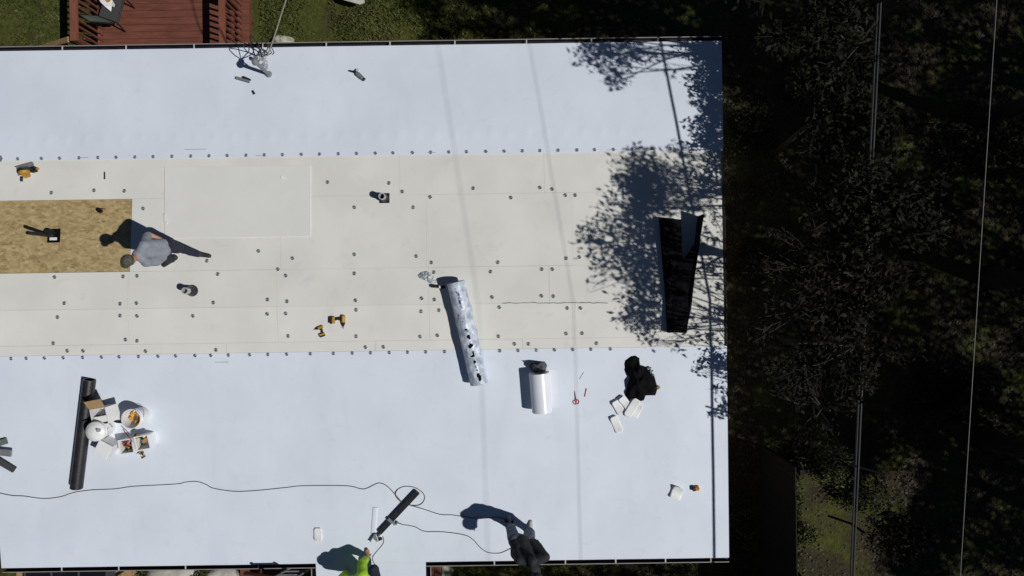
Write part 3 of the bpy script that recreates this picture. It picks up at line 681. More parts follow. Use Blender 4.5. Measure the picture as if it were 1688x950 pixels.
def tools_in(p, name, label, cat, cols, seed):
    rnd = random.Random(seed); t = thing(name, label, cat, rf(*p) + Vector((0, 0, .13)))
    for i, mm in enumerate(cols):
        v = MB(); a = rnd.uniform(0, 3.1); m = Matrix.Rotation(a, 3, 'Z') @ Matrix.Rotation(rnd.uniform(-.6, .6), 3, 'Y')
        c_ = Vector((rnd.uniform(-.04, .04), rnd.uniform(-.04, .04), .02 + .012 * i)); v.tube([c_ + m @ Vector((-.07, 0, 0)), c_ + m @ Vector((.0, 0, 0)), c_ + m @ Vector((.07, 0, 0))], [.014, .022, .017], 8); v.build('tool', mm, t)
tools_in((221, 729), 'hand_tools', 'jumble of black, grey and red hand tools inside the left square pail', 'tools', ['black', 'black', 'grey', 'red', 'black', 'steel', 'red', 'black', 'yellow'], 4)
v = MB(); v.tube(spline([rf(221, 733, .16), rf(215, 724, .29), rf(207, 714, .2), rf(203, 708, .14)], 6), .008, 6)
tag(v.build('red_strap', 'red', smooth=True), 'thin red cord hanging out of the left square pail', 'cord')
A, B = rf(185, 724), rf(199, 729); t = thing('white_box', 'closed white box standing tilted below the lidded bucket', 'box', rf(186, 733), roofrot(rf(186, 733), ang=-.52))
v = MB(); v.box((0, 0, .14), (.23, .245, .28)); v.build('box_wall', 'card_out', t, bevel=.006)
v = MB(); v.box((0, 0, .287), (.245, .26, .02)); v.build('lid', 'white', t, bevel=.006)
# drills
def drill(a, ang, label, scale=1., h=0., mirror=1, tall=False):
    A = rf(*a); t = thing('cordless_drill', label, 'drill', A + Vector((0, 0, h)), roofrot(A, ang=ang) @ Matrix.Scale(scale, 3), 'cordless drills')
    f = mirror
    v = MB(); v.tube([(-.075, 0, .04), (.03, 0, .04)], [.036, .034], 14); v.ball((-.075, 0, .04), (.02, .036, .036), 12, 6); v.build('body', 'yellow', t, smooth=False, bevel=.003)
    v = MB(); v.tube([(.03, 0, .04), (.06, 0, .04), (.1, 0, .04)], [.034, .028, .014], 14); v.tube([(.1, 0, .04), (.14, 0, .04)], .006, 6); v.build('chuck', 'black', t)
    v = MB(); v.tube([(-.035, f * .02, .04), (-.03, f * .09, .04), (-.015, f * .145, .04)], [.024, .02, .024], 10); v.build('handle', 'black', t)
    v = MB(); v.box((.0, f * .06, .04), (.02, .012, .02)); v.build('trigger', 'black', t)
    v = MB(); v.box((0, f * .168, .04), (.12, .045, .075)); v.build('battery_foot', 'yellow', t, bevel=.008)
    v = MB(); v.box((.005, f * .205, .04), (.115, .04, .07)); v.build('battery', 'black', t, bevel=.006)
    return t
drill((527.5, 540), math.pi + .35, 'small yellow and black drill lying lower left of the pair', .72, 0, 1)
drill((567, 528), -math.pi / 2 - .05, 'larger yellow drill with a big battery, upper right of the pair', .98, 0, -1)
drill((247, 723), -2.2, 'yellow drill sticking up inside the rightmost square pail', .8, .16, -1)
drill((238, 741), -2.6, 'small yellow drill fallen between the two square pails', .55, .12, 1)
# circular saw
A = rf(47, 283); t = thing('circular_saw', 'yellow circular saw on a grey base plate near the bare wood panel', 'saw', A, roofrot(A, ang=.26))
v = MB(); v.box((-.03, .05, .012), (.30, .16, .008)); v.box((-.03, .125, .03), (.30, .012, .035)); v.build('base_plate', 'steel', t)
v = MB(); v.lathe([(.0005, -.03), (.085, -.03), (.09, -.02), (.09, .02), (.085, .03), (.0005, .03)], 26, (-.01, -.03, .09), (0, 1, .25)); v.build('blade_guard', 'yellow', t)
v = MB(); v.lathe([(.0005, 0), (.088, 0), (.088, .003), (.0005, .003)], 30, (-.01, .035, .075), (0, 1, .1)); v.build('saw_blade', 'steel', t)
v = MB(); v.tube([(-.03, -.05, .1), (-.0, -.1, .1), (.06, -.1, .1)], [.045, .048, .04], 14); v.build('motor', 'yellow', t)
v = MB(); v.tube(spline([(-.1, -.02, .12), (-.02, -.01, .19), (.08, -.02, .16), (.13, -.02, .09)], 5), .018, 8); v.build('handle', 'black', t)
v = MB(); v.box((.13, -.02, .06), (.09, .085, .07)); v.build('battery', 'black', t, bevel=.006); v = MB(); v.box((.185, -.02, .05), (.05, .03, .03)); v.build('rip_guide', 'yellow', t)
v = MB(); v.tube([(-.1, -.08, .05), (-.14, -.14, .02)], .022, 8); v.build('front_knob', 'black', t)
# gun at the top, cut offs
A = rf(591, 124); t = thing('heat_gun', 'grey hand held welding gun lying alone on the upper sheet', 'heat gun', A, roofrot(A, rf(599, 131)))
v = MB(); v.tube([(-.04, 0, .04), (.0, 0, .04), (.1, 0, .04), (.125, 0, .04)], [.028, .04, .036, .03], 14); v.build('body', 'grey', t); v = MB(); v.tube([(.12, 0, .04), (.15, 0, .04)], .03, 12); v.build('end_cap', 'black', t)
v = MB(); v.tube([(-.04, 0, .04), (-.08, -.014, .04), (-.155, -.05, .035)], [.018, .016, .014], 10); v.build('nozzle', 'black', t); v = MB(); v.box((-.055, .04, .05), (.03, .05, .04)); v.build('switch_block', 'pvc', t, bevel=.005)
A = rf(390.5, 129.5); t = thing('cut_pipe', 'dark grey pipe offcuts, two lying together below the mast', 'pipe', A, roofrot(A, rf(413, 136)))
v = MB(); L = (rf(413, 136) - A).length; v.lathe([(.02, .05), (.02, 0), (.027, 0), (.027, L), (.02, L)], 14, (0, 0, .027), (1, 0, 0)); v.build('long_piece', 'grey', t)
v = MB(); v.tube([(.11, .045, .03), (L * .99, .028, .03)], .022, 12); v.build('short_piece', 'black', t)
stick('cut_stub', (417, 150.5), (420, 156), .018, 'black', 'tiny black stub lying alone below the pipe offcuts', 'offcut')
# splayed anchor at the left edge
hub = rf(-34, 742, .12); t = thing('roof_anchor', 'grey steel stand with splayed flat arms at the left roof edge', 'anchor', rf(-34, 742))
for (x, y, h, mm) in ((11, 727, .05, 'sling'), (19, 748, .12, 'steel'), (24, 775, .05, 'mesh')):
    q = rf(x, y, h); d = (q - hub); v = MB(); rm = Matrix((d.normalized(), Vector((0, 0, 1)).cross(d.normalized()), Vector((0, 0, 1)))).transposed()
    v.box(hub.lerp(q, .5), (d.length, .1, .035), rm); v.build('arm', mm, t, world=True)
v = MB(); v.lathe([(.12, -.12), (.12, -.10), (.05, -.09), (.05, .32), (.03, .34)], 16, hub); v.build('post', 'steel', t, world=True)
p = rf(-1, 262); v = MB(); v.lathe([(.065, .0), (.065, .02), (.0005, .02)], 8, p + Vector((0, 0, .008))); tag(v.build('corner_pad', 'grey'), 'small grey pad cut off by the left picture edge', 'pad')
# -- black pole with metal head
A, B = rf(689, 809), rf(626, 876); t = thing('magnetic_sweeper', 'long black pole with a steel head lying askew on the lower sheet', 'sweeper', A, roofrot(A, B)); L = (B - A).length; k = L * .68
v = MB(); v.box((k / 2, 0, .045), (k, .098, .05)); v.build('upper_bar', 'black', t, bevel=.006)
v = MB(); v.box((k + (L - k) / 2 + .002, .006, .042), (L - k, .088, .045)); v.build('lower_bar', 'black', t, bevel=.006)
v = MB(); v.box((k + .02, 0, .073), (.05, .106, .012)); v.build('collar', 'grey', t)
v = MB(); v.box((L + .035, .03, .05), (.07, .03, .06)); v.box((L + .10, .02, .05), (.05, .13, .05), Matrix.Rotation(-.5, 3, 'Z')); v.box((L + .15, -.02, .05), (.16, .02, .05), Matrix.Rotation(.2, 3, 'Z')); v.build('steel_head', 'steel', t, bevel=.004)
v = MB(); v.box((L + .10, .085, .035), (.1, .03, .05), Matrix.Rotation(-.5, 3, 'Z')); v.build('head_pad', 'black', t)
v = MB(); v.tube(spline([(k + .0, .05, .06), (k + .03, .085, .06), (k + .0, .115, .05), (k - .04, .105, .04)], 6), .016, 8); v.build('grip_loop', 'grey', t)
# -- cords
def cord(label, pts, r=.0072):
    v = MB(); v.tube(spline([rf(x, y, .012 + (q[0] if q else 0)) for x, y, *q in pts], 7), r, 7)
    return tag(v.build('extension_cord', 'cord', smooth=True), label, 'cord')
cord('long dark extension cord winding from the left edge to the loop under the pole', [(-30, 806), (0, 813), (20, 817), (40, 818), (72, 822), (100, 819), (122, 812), (150, 808), (190, 806), (220, 802), (290, 798), (305, 795), (325, 794), (340, 799), (352, 805), (385, 810), (420, 809), (470, 804), (500, 801), (570, 801), (595, 806), (605, 805), (622, 797), (632, 798), (642, 805), (653, 817), (662, 827), (672, 832), (690, 833, .004), (699, 825), (698, 814), (684, 804), (668, 802), (657, 806), (652, 814, .014), (656, 823, .014), (664, 829, .02), (676, 833, .012), (700, 840), (725, 848), (745, 849), (765, 852), (790, 855), (820, 853), (836, 858)])
cord('dark cord curving from the pole grip to the charcoal worker', [(655, 862, .03), (664, 865), (672, 866), (685, 869), (700, 876), (730, 877), (765, 882), (780, 890), (792, 903), (805, 911), (822, 912), (832, 909), (842, 904)])
cord('short cord running from the steel head down to the neon worker', [(631, 884), (632, 895), (622, 908), (615, 917), (615, 925), (620, 934), (626, 946), (627, 975)])
# ------------------------------------------------------------ deck behind the house
DZ = .7; DX0, DX1 = -8.52, -5.36; DY0 = YN - .25
deck = thing('wooden_deck', 'red brown wooden deck with slatted railings behind the house', 'deck', ((DX0 + DX1) / 2, DY0 + 2, 0))
y = DY0
while y < DY0 + 4.2:
    mb = MB(); mb.box(((DX0 + DX1) / 2 + random.uniform(-.006, .006), y + .07, DZ - .016 + random.uniform(-.002, .002)), (DX1 - DX0, .138, .03)); mb.build('deck_board', 'redwood', deck, world=True); y += .1455
mb = MB()
for x in (DX0 + .05, -7, DX1 - .05): mb.box((x, DY0 + 2.1, DZ - .12), (.05, 4.2, .16))
mb.build('joist', 'redwood', deck, world=True)
RZ = DZ + .95
for x, y0 in ((-8.40, at(120, 67, RZ).y), (-5.535, DY0)):
    mb = MB(); mb.box((x, (y0 + DY0 + 4.2) / 2, RZ - .02), (.145 if x < -7 else .12, DY0 + 4.2 - y0, .04)); mb.build('top_rail', 'redrail', deck, world=True)
    mb = MB(); mb.box((x, (y0 + DY0 + 4.2) / 2, DZ + .1), (.04, DY0 + 4.2 - y0, .09)); mb.build('bottom_rail', 'redrail', deck, world=True)
    yy = y0 + .06
    while yy < DY0 + 4.1:
        mb = MB(); mb.box((x + .03, yy, DZ + .49), (.036, .036, .86)); mb.build('baluster', 'redwood', deck, world=True); yy += .125
    for yy in (y0 + .06, y0 + 1.9, y0 + 3.6):
        mb = MB(); mb.box((x - .03, yy, RZ / 2 - .03), (.09, .09, RZ - .06)); mb.build('rail_post', 'redwood', deck, world=True)
mb = MB(); a, b = at(113, 65, 1.5), at(60, 82, .75); d = (b - a); mb.box(a.lerp(b, .5), (d.length, .1, .04), Matrix((d.normalized(), Vector((0, 0, 1)).cross(d.normalized()).normalized(), d.normalized().cross(Vector((0, 0, 1)).cross(d.normalized()).normalized()))).transposed())
mb.build('stair_handrail', 'tan', deck, world=True)
# folding chair
ch = thing('patio_chair', 'dark sling patio chair on the red brown deck', 'chair', at(185, 25, DZ))
mb = MB(); mb.slab([at(163, 26, 1.14), at(193, 37, 1.14), at(206, -6, 1.18), at(176, -16, 1.18)], .02); mb.build('seat', 'mesh', ch, world=True)
mb = MB(); q0, q1 = at(162, 27, 1.12), at(189, 38, 1.12); r0, r1 = at(130, 24, 1.62), at(146, 34, 1.62)
mb.slab([q0, q1, r1, r0], .015, down=Vector((.4, -.3, -1)).normalized()); mb.build('backrest', 'sling', ch, world=True)
for a, b in ((at(192, 37, 1.14), at(207, 53, DZ)), (at(205, -4, 1.16), at(222, 14, DZ)), (at(163, 27, 1.12), at(186, 36, DZ)), (at(176, -14, 1.18), at(196, -6, DZ))):
    mb = MB(); mb.tube([a, b], .016, 8); mb.build('leg', 'black', ch, world=True)
mb = MB(); mb.tube([at(207, -8, 1.18), at(194, 38, 1.14), at(160, 27, 1.12), at(130, 24, 1.63)], .016, 8); mb.tube([at(189, 39, 1.12), at(147, 36, 1.63)], .016, 8); mb.build('chair_frame', 'black', ch, world=True)
mb = MB(); pts = [(160, -6), (166, 4), (173, 11), (183, 19), (184, 10), (188, 12), (189, 8), (185, 0), (184, -8)]; mb.slab([at(x, y, 1.19 + .02 * (i % 3)) for i, (x, y) in enumerate(pts)][::-1], .008)
pk = mb.build('paper_bag', 'white'); tag(pk, 'white paper bag with a yellow blot on the dark chair seat', 'bag')
mb = MB(); mb.slab([at(x, y, 1.245) for x, y in ((172, -4), (175, 2), (178, 4), (182, 2), (180, -5))][::-1], .004); mb.build('yellow_print', 'yellow', pk)
# things on the lawn
mb = MB(); mb.slab([at(560, -14, .4), at(566, 0, .4), at(592, 7, .42), at(601, 4, .42), at(597, -12, .42)], .05)
tag(mb.build('white_table', 'stone', bevel=.01), 'corner of a pale slab on the lawn at the top picture edge', 'slab')
def stone(label, c, r, m, seed, name='boulder'):
    mb = MB(); mb.ball((0, 0, 0), r, 22, 14); mb.v = [p * (1 + .22 * noise.noise(p * 2.2 / max(r) + Vector((seed, 0, 0))) + .08 * noise.noise(p * 6 / max(r))) for p in mb.v]; mb.v = [p + Vector(c) for p in mb.v]
    return tag(mb.build(name, m, smooth=True), label, 'boulder' if name == 'boulder' else 'slab')
stone('grey stone half under the upper gutter by the service cable', at(466, 68, .12), (.24, .12, .12), 'lichen', 3)
# ------------------------------------------------------------ garden below the lower eave
stone('broad pale boulder under the lower eave, left of the leafy plants', at(290, 950, .2), (.62, .35, .3), 'stone', 1)
stone('smaller pale boulder under the lower eave, right of the leafy plants', at(365, 950, .2), (.36, .26, .25), 'stone', 7)
cf = thing('cold_frame', 'low black framed glass cold frame under the lower eave', 'cold frame', at(105, 960, 0))
for a, b in ((42, 83), (86, 128), (131, 174)):
    mb = MB(); mb.slab([at(a, 990, .5), at(b, 990, .5), at(b, 938, .55), at(a, 938, .55)], .03); mb.build('pane', 'glass', cf, world=True)
mb = MB()
for a, b in ((39, 42), (83, 86), (128, 131), (174, 177)): mb.slab([at(a, 991, .51), at(b, 991, .51), at(b, 936, .56), at(a, 936, .56)], .3)
mb.slab([at(39, 938, .565), at(177, 938, .565), at(177, 934, .565), at(39, 934, .565)], .3); mb.build('frame', 'mesh', cf, world=True)
pt = thing('plank_stack', 'tan planks lying on the ground beside the cold frame', 'planks', at(206, 950, 0))
for i, (a, b) in enumerate(((180, 197), (198.5, 216), (217.5, 236))):
    mb = MB(); mb.slab([at(a, 1000, .2), at(b, 1000, .2), at(b + 1, 925, .2), at(a + 1, 925, .2)], .04); mb.build('plank', 'tan', pt, world=True)
mb = MB(); mb.tube([at(180, 957, .25), at(212, 936, .25)], .02, 8); tag(mb.build('iron_rod', 'black'), 'thin dark rod lying slantwise on the tan planks', 'rod')
mb = MB(); mb.slab([at(27, 1000, .1), at(39, 1000, .1), at(39, 930, .1), at(27, 930, .1)], .05); tag(mb.build('edging_plank', 'tan'), 'short tan plank at the lower left house corner', 'plank')
st = thing('porch_stairs', 'red brown porch stairs with a handrail left of the porch roof', 'stairs', at(450, 960, 0))
for i in range(5):
    x0 = 396 + i * 23
    mb = MB(); mb.slab([at(x0, 1030, .2 + .17 * i), at(x0 + 24, 1030, .2 + .17 * i), at(x0 + 24, 930, .2 + .17 * i), at(x0, 930, .2 + .17 * i)], .04); mb.build('step', 'redwood', st, world=True)
mb = MB(); mb.tube([at(404, 946, 1.1), at(474, 956, 1.7)], .05, 6); mb.tube([at(462, 962, 1.75), at(482, 926, 1.7)], .045, 6); mb.build('handrail', 'redrail', st, world=True)
lp = rf(471, 934) ; lad = thing('ladder', 'ladder leaning on the lower eave whose top throws the small slanted shadow', 'ladder', (at(470, 985, 0).x, YS - 1.0, 0))
zt = rz(YS) + .52
for dx in (-.2, .2):
    mb = MB(); mb.tube([(lp.x + dx, YS - .9, .0), (lp.x + dx, YS - .13, zt)], .025, 8); mb.build('rail', 'steel', lad, world=True)
for k in range(11):
    s = .08 + k * .09; mb = MB(); mb.tube([(lp.x - .2, YS - .9 + .77 * s, zt * s), (lp.x + .2, YS - .9 + .77 * s, zt * s)], .016 if k < 10 else .035, 8); mb.build('rung', 'steel', lad, world=True)
stp = thing('red_steps', 'red brown boards beside a lichen covered flagstone by the porch corner', 'steps', at(715, 945, 0))
for i, (a, b) in enumerate(((707, 716), (717, 727))):
    mb = MB(); mb.slab([at(a, 1000, .35), at(b, 1000, .35), at(b, 928, .35), at(a, 928, .35)], .05); mb.build('board', 'redwood', stp, world=True)
mb = MB(); pts = [(728, 1000), (741, 965), (744, 950), (748, 941), (743, 934), (738, 928), (728, 928)]; mb.slab([at(x, y, .06) for x, y in pts], .05); tag(mb.build('flagstone', 'lichen', bevel=.01), 'lichen covered pale flagstone beside the red brown boards', 'flagstone')

# ------------------------------------------------------------ fence east of the house
fx = at(1312, 800, 1.8).x; fy0 = at(1312, 770, 1.8).y
fn = thing('board_fence', 'dark weathered board fence beside the lit grass strip', 'fence', (fx, fy0 - 2, 0))
yy = fy0 - .07
while yy > fy0 - 4.4:
    mb = MB(); mb.box((fx, yy, .9 + random.uniform(-.01, .01)), (.022, .134, 1.8)); mb.build('fence_board', 'fence', fn, world=True); yy -= .14
mb = MB()
for z in (.35, 1.5): mb.box((fx + .045, fy0 - 2.2, z), (.06, 4.38, .09))
mb.build('rail', 'fence', fn, world=True)
for k in range(3):
    mb = MB(); mb.box((fx + .12, fy0 - .1 - 2.1 * k, .9), (.09, .09, 1.84)); mb.build('fence_post', 'fence', fn, world=True)
sk = at(1402, 863, 0); mb = MB(); mb.tube([sk, sk + Vector((.01, 0, .62))], .026, 8)
tag(mb.build('wooden_stake', 'fence'), 'short dark stake under the grey cable by the bare ground', 'stake')

# ------------------------------------------------------------ trees
def disc_pts(n, r, c, flat=1.):
    p = RNG.normal(size=(n, 3)); p /= np.linalg.norm(p, axis=1, keepdims=True); p *= (RNG.random((n, 1)) ** .45) * r
    p[:, 2] *= flat
    ph = RNG.uniform(0, 6.28, 3)
    k = 1 + .35 * np.sin(p[:, :1] * 9 / r * .5 + ph[0]) * np.cos(p[:, 1:2] * 9 / r * .5 + ph[1])
    return p * k + np.array(c)
def tree(name, label, base, clumps, tr, leaf, mname, group='trees in the wood beside the house', limb_n=9, twigs=True):
    base = Vector(base); cs = [Vector(c[0]) for c in clumps]; cen = sum(cs, Vector()) / len(cs)
    t = thing(name, label, 'tree', base, group=group)
    top = Vector((base.x * .35 + cen.x * .65, base.y * .35 + cen.y * .65, cen.z - .2)); ts = []
    for i in range(9):
        s = i / 8; ts.append(base.lerp(top, s) + Vector((noise.noise((s * 3, base.x, 0)), noise.noise((s * 3, base.y, 7)), 0)) * .22 * math.sin(s * 3.0))
    v = MB(); v.tube(ts, [tr * (1.35 if i == 0 else 1) * (1 - .75 * i / 8) for i in range(9)], 10); v.build('trunk', 'bark', t, world=True, smooth=True)
    order = sorted(range(len(cs)), key=lambda i: -(clumps[i][2]))
    tw = MB()
    for q, i in enumerate(order):
        c = cs[i]; s0 = ts[5 + (i % 3)]; d = c - s0; mid = s0.lerp(c, .5) + Vector((random.uniform(-.12, .12), random.uniform(-.12, .12), .12 * d.length * random.uniform(-.3, 1)))
        pts = spline([s0, mid, c], 5); rr = [max(.005, tr * .22 * (1 - .85 * k / 10)) for k in range(11)]
        if q < limb_n: v = MB(); v.tube(pts, rr, 7); v.build('limb', 'bark', t, world=True, smooth=True)
        else: tw.tube(pts, [x * .6 for x in rr], 5)
        for k in range(6):
            e = c + Vector((random.gauss(0, 1), random.gauss(0, 1), random.gauss(0, .6))).normalized() * clumps[i][1] * random.uniform(.6, 1.15); p = pts[random.randint(6, 10)]
            tw.tube([p, p.lerp(e, .5) + Vector((random.uniform(-.04, .04), random.uniform(-.04, .04), random.uniform(-.03, .05))), e], [.007, .005, .003], 4)
    if twigs: tw.build('twigs', 'bark', t, world=True)
    P = np.concatenate([disc_pts(max(6, int(n)), r, c) for (c, r, n) in clumps])
    quads('crown', leafquads(P, leaf, leaf * .46), mname, t, off=tuple(base))
    return t
def clump_from(lst, h, leaf=.095, k=1.3):
    out = []
    for (x, y, r, dens) in lst:
        R_ = r / 98 * 1.0; hh = h + random.uniform(-.25, .25)
        out.append((tuple(shp(x, y, hh)), R_, dens * k * math.pi * R_ * R_ / (leaf * leaf * .46 * .42)))
    return out
T1 = [(972, 92, 28, .8), (1005, 88, 32, 1.1), (1040, 85, 28, .9), (1072, 95, 20, .35), (1012, 122, 22, .9), (1012, 140, 12, .7), (1100, 115, 13, .3), (985, 70, 24, .8), (1030, 65, 26, .8)]
T2 = [(1150, 85, 26, .9), (1175, 90, 28, 1.6), (1182, 130, 28, 1.6), (1162, 150, 26, 1.1), (1180, 180, 30, 1.6), (1168, 215, 28, 1.3), (1187, 240, 24, 1.5), (1152, 235, 16, .5), (1182, 275, 26, 1.2), (1167, 300, 22, .7), (1138, 240, 14, .4), (1180, 60, 30, 1.5), (1146, 130, 14, .5), (1200, 120, 30, 1.4), (1205, 200, 30, 1.4)]
T2 = [(x, y, r * 1.08, d * 1.6) for x, y, r, d in T2]
T3 = [(1050, 285, 28, 1.1), (1080, 292, 32, 1.5), (1108, 305, 26, 1.1), (1035, 305, 24, 1.1), (1065, 320, 32, 1.5), (1095, 335, 28, 1.2), (1020, 292, 16, .4), (1012, 266, 13, .22), (1090, 264, 18, .3), (1045, 345, 24, .9), (1060, 345, 28, 1.2)]
T3 += [(1130, 272, 22, .7), (1120, 240, 14, .35), (1150, 320, 24, .9), (1135, 335, 22, .8), (1105, 250, 12, .3)]
T4 = [(975, 385, 22, .6), (1000, 372, 22, .7), (1030, 375, 28, .9), (1062, 375, 32, 1.0), (990, 410, 22, .7), (1020, 415, 30, 1.0), (1055, 415, 34, 1.1), (1080, 390, 28, 1.1), (1000, 445, 20, .4), (1035, 450, 28, .8), (980, 467, 17, .35), (1065, 455, 30, 1.1), (1085, 440, 26, 1.1)]
T4 += [(962, 392, 18, .5), (968, 372, 14, .35), (975, 425, 18, .5), (985, 348, 16, .35), (1005, 330, 18, .5)]
T5 = [(1060, 495, 30, 1.0), (1085, 480, 26, 1.1), (1035, 500, 20, .6), (1030, 530, 18, .5), (1060, 535, 26, .9), (1085, 530, 22, 1.0), (1070, 562, 18, .5), (1110, 565, 20, .35), (1015, 525, 12, .25), (1175, 400, 20, .6), (1165, 440, 20, .6), (1180, 470, 20, .5), (1160, 520, 18, .45), (1175, 350, 22, .6)]
T5 += [(1150, 385, 20, .6), (1185, 430, 18, .6), (1150, 470, 16, .5), (1185, 505, 18, .5), (1145, 540, 16, .5)]
T6 = [(1175, 560, 18, .4), (1150, 560, 16, .35), (1172, 588, 20, 1), (1187, 602, 20, 1.4), (1152, 600, 14, .6), (1187, 640, 14, .6), (1150, 613, 10, .5), (1190, 678, 16, 1), (1172, 682, 8, .4), (1205, 600, 24, 1), (1205, 660, 22, .9), (1178, 520, 16, .5)]
OVER = [(1438, 285), (1434, 330), (1440, 375), (1424, 420), (1428, 465), (1420, 510), (1414, 555), (1418, 600), (1408, 635)]
def over(a, b): return [(tuple(at(x, y, 6.15)), .27, 150) for x, y in OVER[a:b]]
def gb(x, y): return at(x, y, 0)
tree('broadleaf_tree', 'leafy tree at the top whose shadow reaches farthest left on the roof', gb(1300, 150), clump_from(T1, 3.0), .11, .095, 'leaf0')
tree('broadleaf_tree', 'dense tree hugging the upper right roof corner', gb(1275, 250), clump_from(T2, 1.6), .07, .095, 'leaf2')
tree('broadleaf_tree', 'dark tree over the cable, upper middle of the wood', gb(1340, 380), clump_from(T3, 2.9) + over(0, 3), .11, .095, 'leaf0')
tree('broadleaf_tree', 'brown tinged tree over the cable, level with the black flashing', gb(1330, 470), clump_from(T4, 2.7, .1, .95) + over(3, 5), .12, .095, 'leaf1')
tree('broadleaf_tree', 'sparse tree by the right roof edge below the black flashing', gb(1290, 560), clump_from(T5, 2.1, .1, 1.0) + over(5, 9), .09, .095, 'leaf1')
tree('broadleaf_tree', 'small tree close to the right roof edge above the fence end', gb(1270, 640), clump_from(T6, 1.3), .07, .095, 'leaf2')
# the wood further out, which shades the ground
LIT = [(1330, 765, 34), (1350, 800, 38), (1335, 850, 30), (1335, 920, 38), (1370, 905, 30), (1400, 925, 38), (1430, 942, 28), (1335, 970, 50), (1400, 980, 40), (1475, 808, 42)]
def shade(xs, ys, t0, r, dens, seed, leaf=.13, jit=18):
    rnd = random.Random(seed); out = []
    for x in xs:
        for y in ys:
            a, b = x + rnd.uniform(-jit, jit), y + rnd.uniform(-jit, jit)
            if any((a - lx) ** 2 + (b - ly) ** 2 < (lr + r * 36) ** 2 for lx, ly, lr in LIT): continue
            t = t0 + rnd.uniform(-.6, .6); rr = r * rnd.uniform(.8, 1.15)
            out.append((tuple(at(a, b, 0) + Vector((SX, SY, 1)) * t), rr, dens * math.pi * rr * rr / (leaf * leaf * .46 * .42)))
    return out
def rng(a, b, s): return [a + i * s for i in range(int((b - a) / s) + 1)]
def place(lst, name, label, m, off=(0, 0)):
    c = sum((Vector(q[0]) for q in lst), Vector()) / len(lst)
    tree(name, label, (c.x + off[0], c.y + off[1], 0), lst, .2, .13, m, limb_n=7)
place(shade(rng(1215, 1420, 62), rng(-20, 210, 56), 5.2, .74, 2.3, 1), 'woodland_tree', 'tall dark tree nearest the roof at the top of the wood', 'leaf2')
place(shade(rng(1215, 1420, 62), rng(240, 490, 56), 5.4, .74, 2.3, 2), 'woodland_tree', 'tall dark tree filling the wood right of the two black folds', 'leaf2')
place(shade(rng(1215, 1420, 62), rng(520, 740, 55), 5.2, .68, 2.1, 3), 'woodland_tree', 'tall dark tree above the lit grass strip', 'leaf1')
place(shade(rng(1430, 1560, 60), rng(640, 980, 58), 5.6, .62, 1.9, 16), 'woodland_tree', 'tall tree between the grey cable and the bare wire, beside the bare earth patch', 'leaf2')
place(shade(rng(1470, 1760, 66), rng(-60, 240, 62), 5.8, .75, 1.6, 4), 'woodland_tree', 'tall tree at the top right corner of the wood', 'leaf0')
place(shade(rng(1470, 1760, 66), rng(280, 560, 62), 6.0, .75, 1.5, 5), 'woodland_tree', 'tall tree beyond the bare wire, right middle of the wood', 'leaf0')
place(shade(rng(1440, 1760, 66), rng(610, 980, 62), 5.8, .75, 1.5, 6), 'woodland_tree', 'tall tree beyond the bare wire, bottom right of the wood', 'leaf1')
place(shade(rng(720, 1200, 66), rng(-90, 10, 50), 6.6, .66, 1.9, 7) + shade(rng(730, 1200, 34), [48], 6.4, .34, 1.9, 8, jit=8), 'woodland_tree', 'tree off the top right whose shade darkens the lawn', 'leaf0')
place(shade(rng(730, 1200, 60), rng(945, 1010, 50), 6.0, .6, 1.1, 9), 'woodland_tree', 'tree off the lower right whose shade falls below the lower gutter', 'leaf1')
# low shrubs
def shrub(label, c, r, h, m, n, leaf=.07):
    b = Vector(c); t = thing('shrub', label, 'shrub', b, group='shrubs on the ground')
    v = MB()
    for k in range(7):
        a = 6.28 * k / 7; e = b + Vector((math.cos(a) * r * .6, math.sin(a) * r * .6, h * random.uniform(.6, .95))); v.tube([b, b.lerp(e, .5) + Vector((0, 0, .08)), e], [.015, .01, .005], 5)
    v.build('stem', 'bark', t, world=True)
    P = disc_pts(n, r, (b.x, b.y, h * .55), h / (2 * r)); P[:, 2] = np.maximum(P[:, 2], .03)
    quads('foliage', leafquads(P, leaf, leaf * .45, 0), m, t, off=tuple(b))
shrub('sunlit green shrub at the head of the lit grass strip', at(1362, 765, .3) * 1 - Vector((0, 0, .3)), .42, .8, 'grass', 2600)
shrub('rusty shrub left of the sunlit green one, at the fence end', at(1322, 762, .2) - Vector((0, 0, .2)), .3, .5, 'litter', 1200)
shrub('low dark bramble on the right side of the lit strip, by the grey cable', at(1418, 815, .3) - Vector((0, 0, .3)), .5, .6, 'leaf0', 1500)
shrub('low dark bramble behind the bare earth, lowest in the wood', at(1500, 890, .3) - Vector((0, 0, .3)), .55, .6, 'leaf1', 1700)
shrub('tuft of dark weeds halfway along the fence foot', at(1330, 885, .2) - Vector((0, 0, .2)), .25, .35, 'grass', 700)
shrub('leafy plants between the two pale boulders', at(338, 952, .2) - Vector((0, 0, .2)), .24, .5, 'grass', 900)
shrub('green plant under the eave left of the broad boulder', at(240, 948, .2) - Vector((0, 0, .2)), .16, .4, 'grass', 500)
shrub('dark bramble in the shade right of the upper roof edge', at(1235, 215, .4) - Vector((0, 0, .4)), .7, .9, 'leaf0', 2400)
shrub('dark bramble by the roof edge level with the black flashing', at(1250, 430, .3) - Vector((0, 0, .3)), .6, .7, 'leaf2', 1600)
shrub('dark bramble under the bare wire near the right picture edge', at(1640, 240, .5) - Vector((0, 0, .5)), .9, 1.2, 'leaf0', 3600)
shrub('dark bramble low down on the right of the wood', at(1560, 650, .4) - Vector((0, 0, .4)), .9, 1.0, 'leaf1', 3200)
